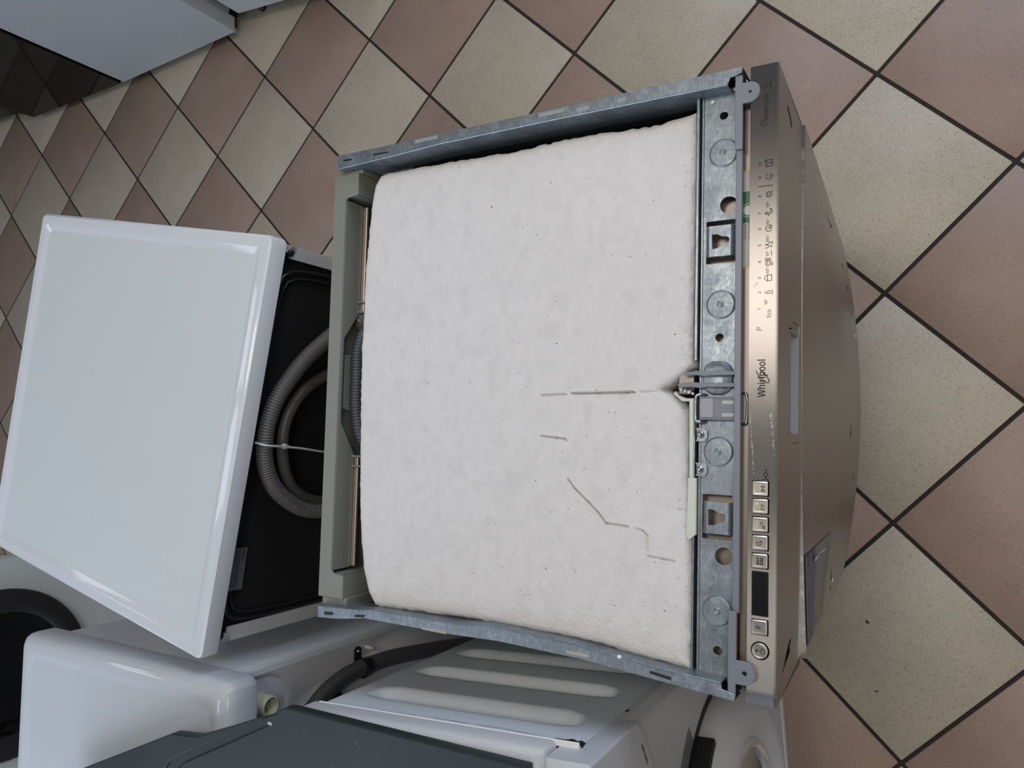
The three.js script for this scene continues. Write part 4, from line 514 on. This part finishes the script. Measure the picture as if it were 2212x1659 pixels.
// ------------------------------------------------------------------ slim front-loading washing machine beside the steel dishwasher
{
  const t = thing('washing_machine', 'white front-loading washing machine with ribbed side, cracked corner and round door by the steel dishwasher', 'washing machine', [-0.66, 0, -0.33], 5);
  const sideR = 0.279;
  mesh('cabinet', [ringLoft(-0.300, sideR - 0.026, -0.132, 0.212, 0.004, [[0, 0.015], [0, 0.835]], true, true)], M.enamelSilver, t);
  // pressed side sheet with recessed ribs
  const ribs = [[0.7530, 0.8010, -0.1100, 0.1860], [0.6540, 0.7010, -0.1120, 0.1840], [0.5550, 0.6030, -0.1120, 0.1820], [0.4560, 0.5040, -0.1120, 0.18], [0.3570, 0.4050, -0.112, 0.18], [0.2580, 0.3060, -0.112, 0.18], [0.1590, 0.2070, -0.112, 0.18]];
  const rd = (z, y) => { let m = 0; for (const [a, b, c, e] of ribs) { const cz = clamp(z, c + 0.028, e - 0.028), q = Math.abs(z - cz), lo = y - a - 0.012 * q / 0.028, hi = b - y - 0.006 * q / 0.028, en = 0.028 - q; const k = sstep(0, 0.026, lo) * sstep(0, 0.004, hi) * sstep(-0.001, 0.016, en); m = Math.max(m, k); } return m; };
  mesh('side_sheet', grid(150, 420, (u, v) => { const q = u; let z = 0.212 - 0.346 * q, x = sideR; const y = 0.03 + 0.819 * v; x -= 0.019 * rd(z, y); return [x, y, z]; }, null), M.litSideWhite, t);
  mesh('rear_edge', bx(0.250, sideR, 0.03, 0.849, -0.1350, -0.1325), M.enamelSilver, t);
  // rounded front corner and front sheet
  mesh('front_sheet', [grid(10, 1, (u, v) => { const a = u * Math.PI / 2; return [sideR - 0.020 + 0.020 * Math.sin(a), 0.015 + 0.80 * v, 0.212 + 0.020 * Math.cos(a)]; }), bx(-0.300, sideR - 0.020, 0.015, 0.815, 0.205, 0.232)], M.shadedWhite, t);
  mesh('top_board', ringLoft(-0.302, 0.2835, -0.1440, 0.1875, 0.006, [[0.0015, 0.8495], [0, 0.8505], [0, 0.8680], [0.0015, 0.8735], [0.006, 0.8780], [0.012, 0.8796], [0.018, 0.8800]], true, true), M.shadedWhite, t);
  mesh('top_trim', bx(0.2780, 0.2842, 0.8478, 0.8502, -0.134, 0.2120, 0.0008), M.white, t);
  // control panel with its sagging lower edge
  const edge = [[0.2785, 0.880], [0.2785, 0.760], [0.2740, 0.7535], [0.2660, 0.7455], [0.2500, 0.7350], [0.2300, 0.7235], [0.2000, 0.7100], [0.150, 0.6950], [0.08, 0.685], [0.0, 0.681], [-0.3, 0.681], [-0.3, 0.880]];
  mesh('control_panel', [plate(edge, 0.189, 0.238, 0.003, [], 3)], M.shadedWhite, t);
  const txt = print(256, 64, (c) => { c.font = 'bold 50px sans-serif'; const s = '1200 BіП', w = c.measureText(s).width; c.save(); c.scale(240 / w, 1.1); c.fillText(s, 6, 46); c.restore(); });
  const tg = new THREE.PlaneGeometry(0.0300, 0.0062).rotateZ(28 * R).translate(0.2412, 0.7452, 0.2384);
  mesh('lettering', tg, std({ color: lin(0.02, 0.02, 0.022), roughness: 0.6, alphaMap: txt, transparent: true }), t, { keepUV: true });
  // torn corner of the side sheet
  const crack = [[0.205, 0.8390], [0.214, 0.8470], [0.213, 0.8430], [0.2120, 0.8350], [0.2060, 0.8310], [0.203, 0.8340], [0.196, 0.8300], [0.190, 0.8345], [0.180, 0.8350], [0.1745, 0.8385], [0.184, 0.8415], [0.190, 0.8400], [0.198, 0.8425]];
  for (const g of [sheet(crack, sideR - 0.0005, sideR + 0.0004), sheet([[0.150, 0.8380], [0.168, 0.8400], [0.172, 0.8425], [0.160, 0.8420]], sideR - 0.0005, sideR + 0.0003), sheet([[0.0330, 0.8435], [0.0400, 0.8410], [0.0450, 0.8430], [0.0400, 0.8460]], sideR - 0.0005, sideR + 0.0004)]) mesh('tear', g, M.black, t);
  const cr = rnd(44), hair = []; for (let z = -0.06; z < 0.15; z += 0.012) if (cr() < 0.72) { const y = 0.8360 - 0.006 * Math.sin((z + 0.06) * 12) + 0.003 * cr(); hair.push(sheet([[z, y], [z + 0.012, y - 0.001 + 0.002 * cr()], [z + 0.0120, y + 0.0004], [z, y + 0.0009]], sideR - 0.0004, sideR + 0.0002)); }
  mesh('hairline_tear', hair, M.greyPlastic, t).userData.kind = 'stuff';
  mesh('corner_tear', sheet([[0.2145, 0.735], [0.2165, 0.735], [0.2165, 0.728], [0.2150, 0.728]], sideR - 0.001, sideR + 0.0004), M.black, t);
  // door
  const DX = -0.015, DY = 0.425;
  const d = part('door', t, 'round bulging door with a chromed porthole'), sector = (r0, r1, a0, a1, n = 10) => [...Array.from({ length: n + 1 }, (_, i) => [r0, a0 + (a1 - a0) * i / n]), ...Array.from({ length: n + 1 }, (_, i) => [r1, a1 + (a0 - a1) * i / n])].map(([q, a]) => [DX + q * Math.cos(a * R), DY + q * Math.sin(a * R)]);
  const ax = (g) => g.rotateX(Math.PI / 2).translate(DX, DY, 0);
  mesh('door_shell', ax(lathe([[0.236, 0.2320], [0.236, 0.2430], [0.233, 0.2520], [0.226, 0.2620], [0.214, 0.2710], [0.200, 0.2765], [0.188, 0.2775], [0.178, 0.2750], [0.170, 0.2690], [0.164, 0.2640], [0.160, 0.2610]], 72)), M.shadedWhite, d);
  mesh('gap_ring', ax(lathe([[0.2455, 0.2326], [0.2345, 0.2332], [0.2345, 0.2300]], 72)), M.black, d);
  mesh('chrome_ring', ax(lathe([[0.1610, 0.2600], [0.1600, 0.2650], [0.1560, 0.2680], [0.1500, 0.2665], [0.1470, 0.2620], [0.1460, 0.2500]], 72)), std({ color: lin(0.75, 0.77, 0.8), metalness: 0.9, roughness: 0.18 }), d);
  mesh('porthole', ax(lathe([[0.1470, 0.2560], [0.140, 0.2510], [0.120, 0.2440], [0.08, 0.2380], [0, 0.2350]], 48)), phys({ color: lin(0.01, 0.011, 0.013), roughness: 0.06, clearcoat: 1 }), d);
  mesh('handle_recess', plate(sector(0.206, 0.2390, 30, 66, 14), 0.2300, 0.2560, 0.001), M.black, d);
  mesh('recess_shade', plate(sector(0.2460, 0.272, 33, 66), 0.2310, 0.2324, 0.0003), std({ color: lin(0.15, 0.165, 0.18), roughness: 0.5 }), d);  // flat dark plate, shading of the hollow put in as colour
  mesh('plinth', bx(-0.300, sideR - 0.004, 0.0, 0.02, 0.15, 0.2345, 0.004), M.greyWhite, t);
  for (const [x, z] of [[-0.26, -0.15], [0.24, -0.15]]) mesh('foot', cylY(x, 0, 0.02, z, 0.02, 14), M.blackPlastic, t);
}

// ------------------------------------------------------------------ dark panel lying on the front-loader
{
  const t = thing('dark_panel', 'dark grey scuffed panel with a pressed groove lying on top of the white front-loader', 'panel', [-0.45, 0.88, -0.35]);
  const s = (l) => l.map(([x, z]) => [x + 0.45, z + 0.35]);
  const rimO = [[-0.3734, -0.1777], [-0.3842, -0.490], [-0.3856, -0.4985], [-0.3890, -0.5060], [-0.3945, -0.5110], [-0.4505, -0.6456], [-0.4531, -0.6544], [-0.4600, -0.7002], [-0.5502, -0.8902], [-0.60, -0.985], [-0.86, -0.86], [-0.80, -0.12]];
  mesh('base_sheet', slab(s(rimO), 0.0, 0.0120, 0.0015), M.board, t);
  mesh('raised_field', slab(s([[-0.3734, -0.1777], [-0.3842, -0.490], [-0.3856, -0.4985], [-0.3890, -0.5060], [-0.3945, -0.5110], [-0.4010, -0.5265], [-0.4085, -0.5200], [-0.4560, -0.6090], [-0.4870, -0.6680], [-0.5000, -0.6860], [-0.5250, -0.6960], [-0.56, -0.70], [-0.80, -0.60], [-0.79, -0.13]]), 0.0110, 0.0150, 0.0014), M.board, t);
  mesh('raised_border', slab(s([[-0.4015, -0.5278], [-0.4505, -0.6456], [-0.4531, -0.6544], [-0.4600, -0.7002], [-0.5502, -0.8902], [-0.60, -0.985], [-0.85, -0.86], [-0.82, -0.62], [-0.56, -0.722], [-0.5200, -0.7180], [-0.4960, -0.7030], [-0.4800, -0.6780], [-0.4500, -0.6180]]), 0.0110, 0.0150, 0.0014), M.board, t);
  const r = rnd(61), sc = []; for (let i = 0; i < 34; i++) { const x = -0.40 - 0.16 * r(), z = -0.19 - 0.38 * r() , l = 0.002 + 0.010 * r() * r(), a = 0.6 + 0.8 * r(); const w = 0.0003 + 0.0004 * r(); sc.push(bx(-l / 2, l / 2, 0, 0.0001, -w, w).rotateY(a).translate(x + 0.45, 0.01505, z + 0.35)); }
  const m = mesh('scuffs', sc, std({ color: lin(0.085, 0.10, 0.105), roughness: 0.8 }), t); m.userData.kind = 'stuff';
  mesh('clip_mark', bx(0.0405, 0.0440, 0.0150, 0.0158, -0.1740, -0.1670, 0.0003), std({ color: lin(0.35, 0.38, 0.38), roughness: 0.5 }), t);
}

// ------------------------------------------------------------------ far washing machine with the black ring door
{
  const t = thing('washing_machine', 'white washing machine with a big black ringed door behind the other machines', 'washing machine', [-0.776, 0, -2.194], 12);
  mesh('cabinet', ringLoft(-0.30, 0.30, -0.27, 0.262, 0.018, [[0, 0.02], [0, 0.845], [0.004, 0.85]], true, true), M.greyWhite, t);
  mesh('front_sheet', plate(rrect(-0.292, 0.292, 0.03, 0.835, 0.02), 0.255, 0.268, 0.003, [], 2), M.greyWhite, t);
  const d = part('door', t), ax = (g) => g.rotateX(Math.PI / 2).translate(0, 0.50, 0);
  mesh('door_ring', ax(lathe([[0.212, 0.266], [0.212, 0.278], [0.206, 0.290], [0.190, 0.298], [0.165, 0.300], [0.150, 0.292], [0.146, 0.280]], 64)), M.black, d);
  mesh('porthole', ax(lathe([[0.148, 0.292], [0.13, 0.284], [0.10, 0.278], [0.05, 0.2745], [0, 0.2735]], 48)), M.blackGloss, d);
  mesh('control_panel', plate([[-0.285, 0.745], [0.285, 0.745], [0.285, 0.83], [-0.285, 0.83]], 0.266, 0.272, 0.002), M.white, t);
  mesh('foot', [bx(-0.28, -0.24, 0, 0.022, -0.22, 0.22), bx(0.24, 0.28, 0, 0.022, -0.22, 0.22)], M.blackPlastic, t);
}

// ------------------------------------------------------------------ appliances along the right wall
function fridge(label, [x, z], turn, h, skin, { dz = 0.05, base = 0.035, w = 0.29, handle } = {}) {
  const t = thing('refrigerator', label, 'refrigerator', [x, 0, z], turn);
  mesh('cabinet', ringLoft(-w + 0.004, w - 0.004, -0.30, 0.245, 0.008, [[0, base + 0.02], [0, h]], true, true), skin, t);
  for (const [a, b] of [[base, 0.70], [0.706, h - 0.004]]) { const d = part('door', t); mesh('door_slab', plate(rrect(-w, w, a, b, 0.004, 2), 0.30 - dz, 0.30, 0.0025, [], 2), skin, d); mesh('door_gasket', bx(-w + 0.012, w - 0.012, a + 0.01, b - 0.01, 0.244, 0.30 - dz + 0.001), M.black, d); }
  mesh('base_plate', bx(-w + 0.02, w - 0.02, 0.012, base + 0.02, -0.28, 0.225), M.black, t);
  for (const sx of [-1, 1]) mesh('foot', lathe([[0, 0.018], [0.010, 0.017], [0.013, 0.008], [0.013, 0]], 18).translate(sx * (w - 0.045), 0, 0.262), sx > 0 ? M.screw : M.blackPlastic, t);
  if (handle) mesh('handle', [bx(-w + 0.03, -w + 0.05, 0.75, 1.15, 0.33, 0.345, 0.004), bx(-w + 0.034, -w + 0.046, 0.77, 0.79, 0.299, 0.334), bx(-w + 0.034, -w + 0.046, 1.11, 1.13, 0.299, 0.334)], M.galvBright, t);
  return t;
}
fridge('silver-white refrigerator with plain doors standing left of the black glossy one', [1.4475, -2.056], -86.65, 1.85, M.fridgeSilver, { w: 0.291 });
fridge('black glossy refrigerator whose doors mirror the tiles', [1.428, -2.650], -88.7, 1.85, M.blackGloss, { base: 0.03 });
fridge('pale green-grey refrigerator nearest the camera by the right wall', [1.4841, -1.4008], -94, 1.80, M.greyWhite, { base: 0.055 });
fridge('dark refrigerator at the far end past the black glossy one', [1.462, -3.285], -90, 1.80, M.blackPlastic);

// ------------------------------------------------------------------ crumbs on the floor
{
  const flake = (x, z, w, a, label) => { const t = mesh(numbered('flake'), slab([[-w, 0], [-w * 0.2, w * 0.5], [w, w * 0.1], [w * 0.4, -w * 0.5], [-w * 0.5, -w * 0.3]], 0, 0.0012, 0.0002).rotateY(a), M.black, scene); t.position.set(x, 0.0008, z); t.userData = { label, category: 'flake' }; return t; };
  const crumb = (x, y, z, r, label) => { const t = mesh(numbered('foam_crumb'), mergeVertices(new THREE.IcosahedronGeometry(r, 2).deleteAttribute('uv').deleteAttribute('normal')).scale(1, 0.8, 1.2), M.white, scene); t.position.set(x, y + r * 0.78, z); t.userData = { label, category: 'crumb' }; return t; };
  crumb(0.2880, 0.8000, -0.0100, 0.0022, 'larger white foam crumb on the metal rail beside the screw tab at the far corner');
  crumb(0.2790, 0.8000, -0.0325, 0.0017, 'white foam crumb on the metal rail next to the felt corner and far side lip');
  crumb(-0.2778, 0.8206, -0.1142, 0.0020, 'white foam crumb on the bent side lip above the ribbed washing machine');
  flake(-0.392, 0.043, 0.0045, 0.6, 'small black flake on the beige tile in front of the steel door');
  flake(-0.514, 0.058, 0.0028, 2.0, 'tiny black flake on the beige tile nearest the round door');
}
renderer.render(scene, camera);
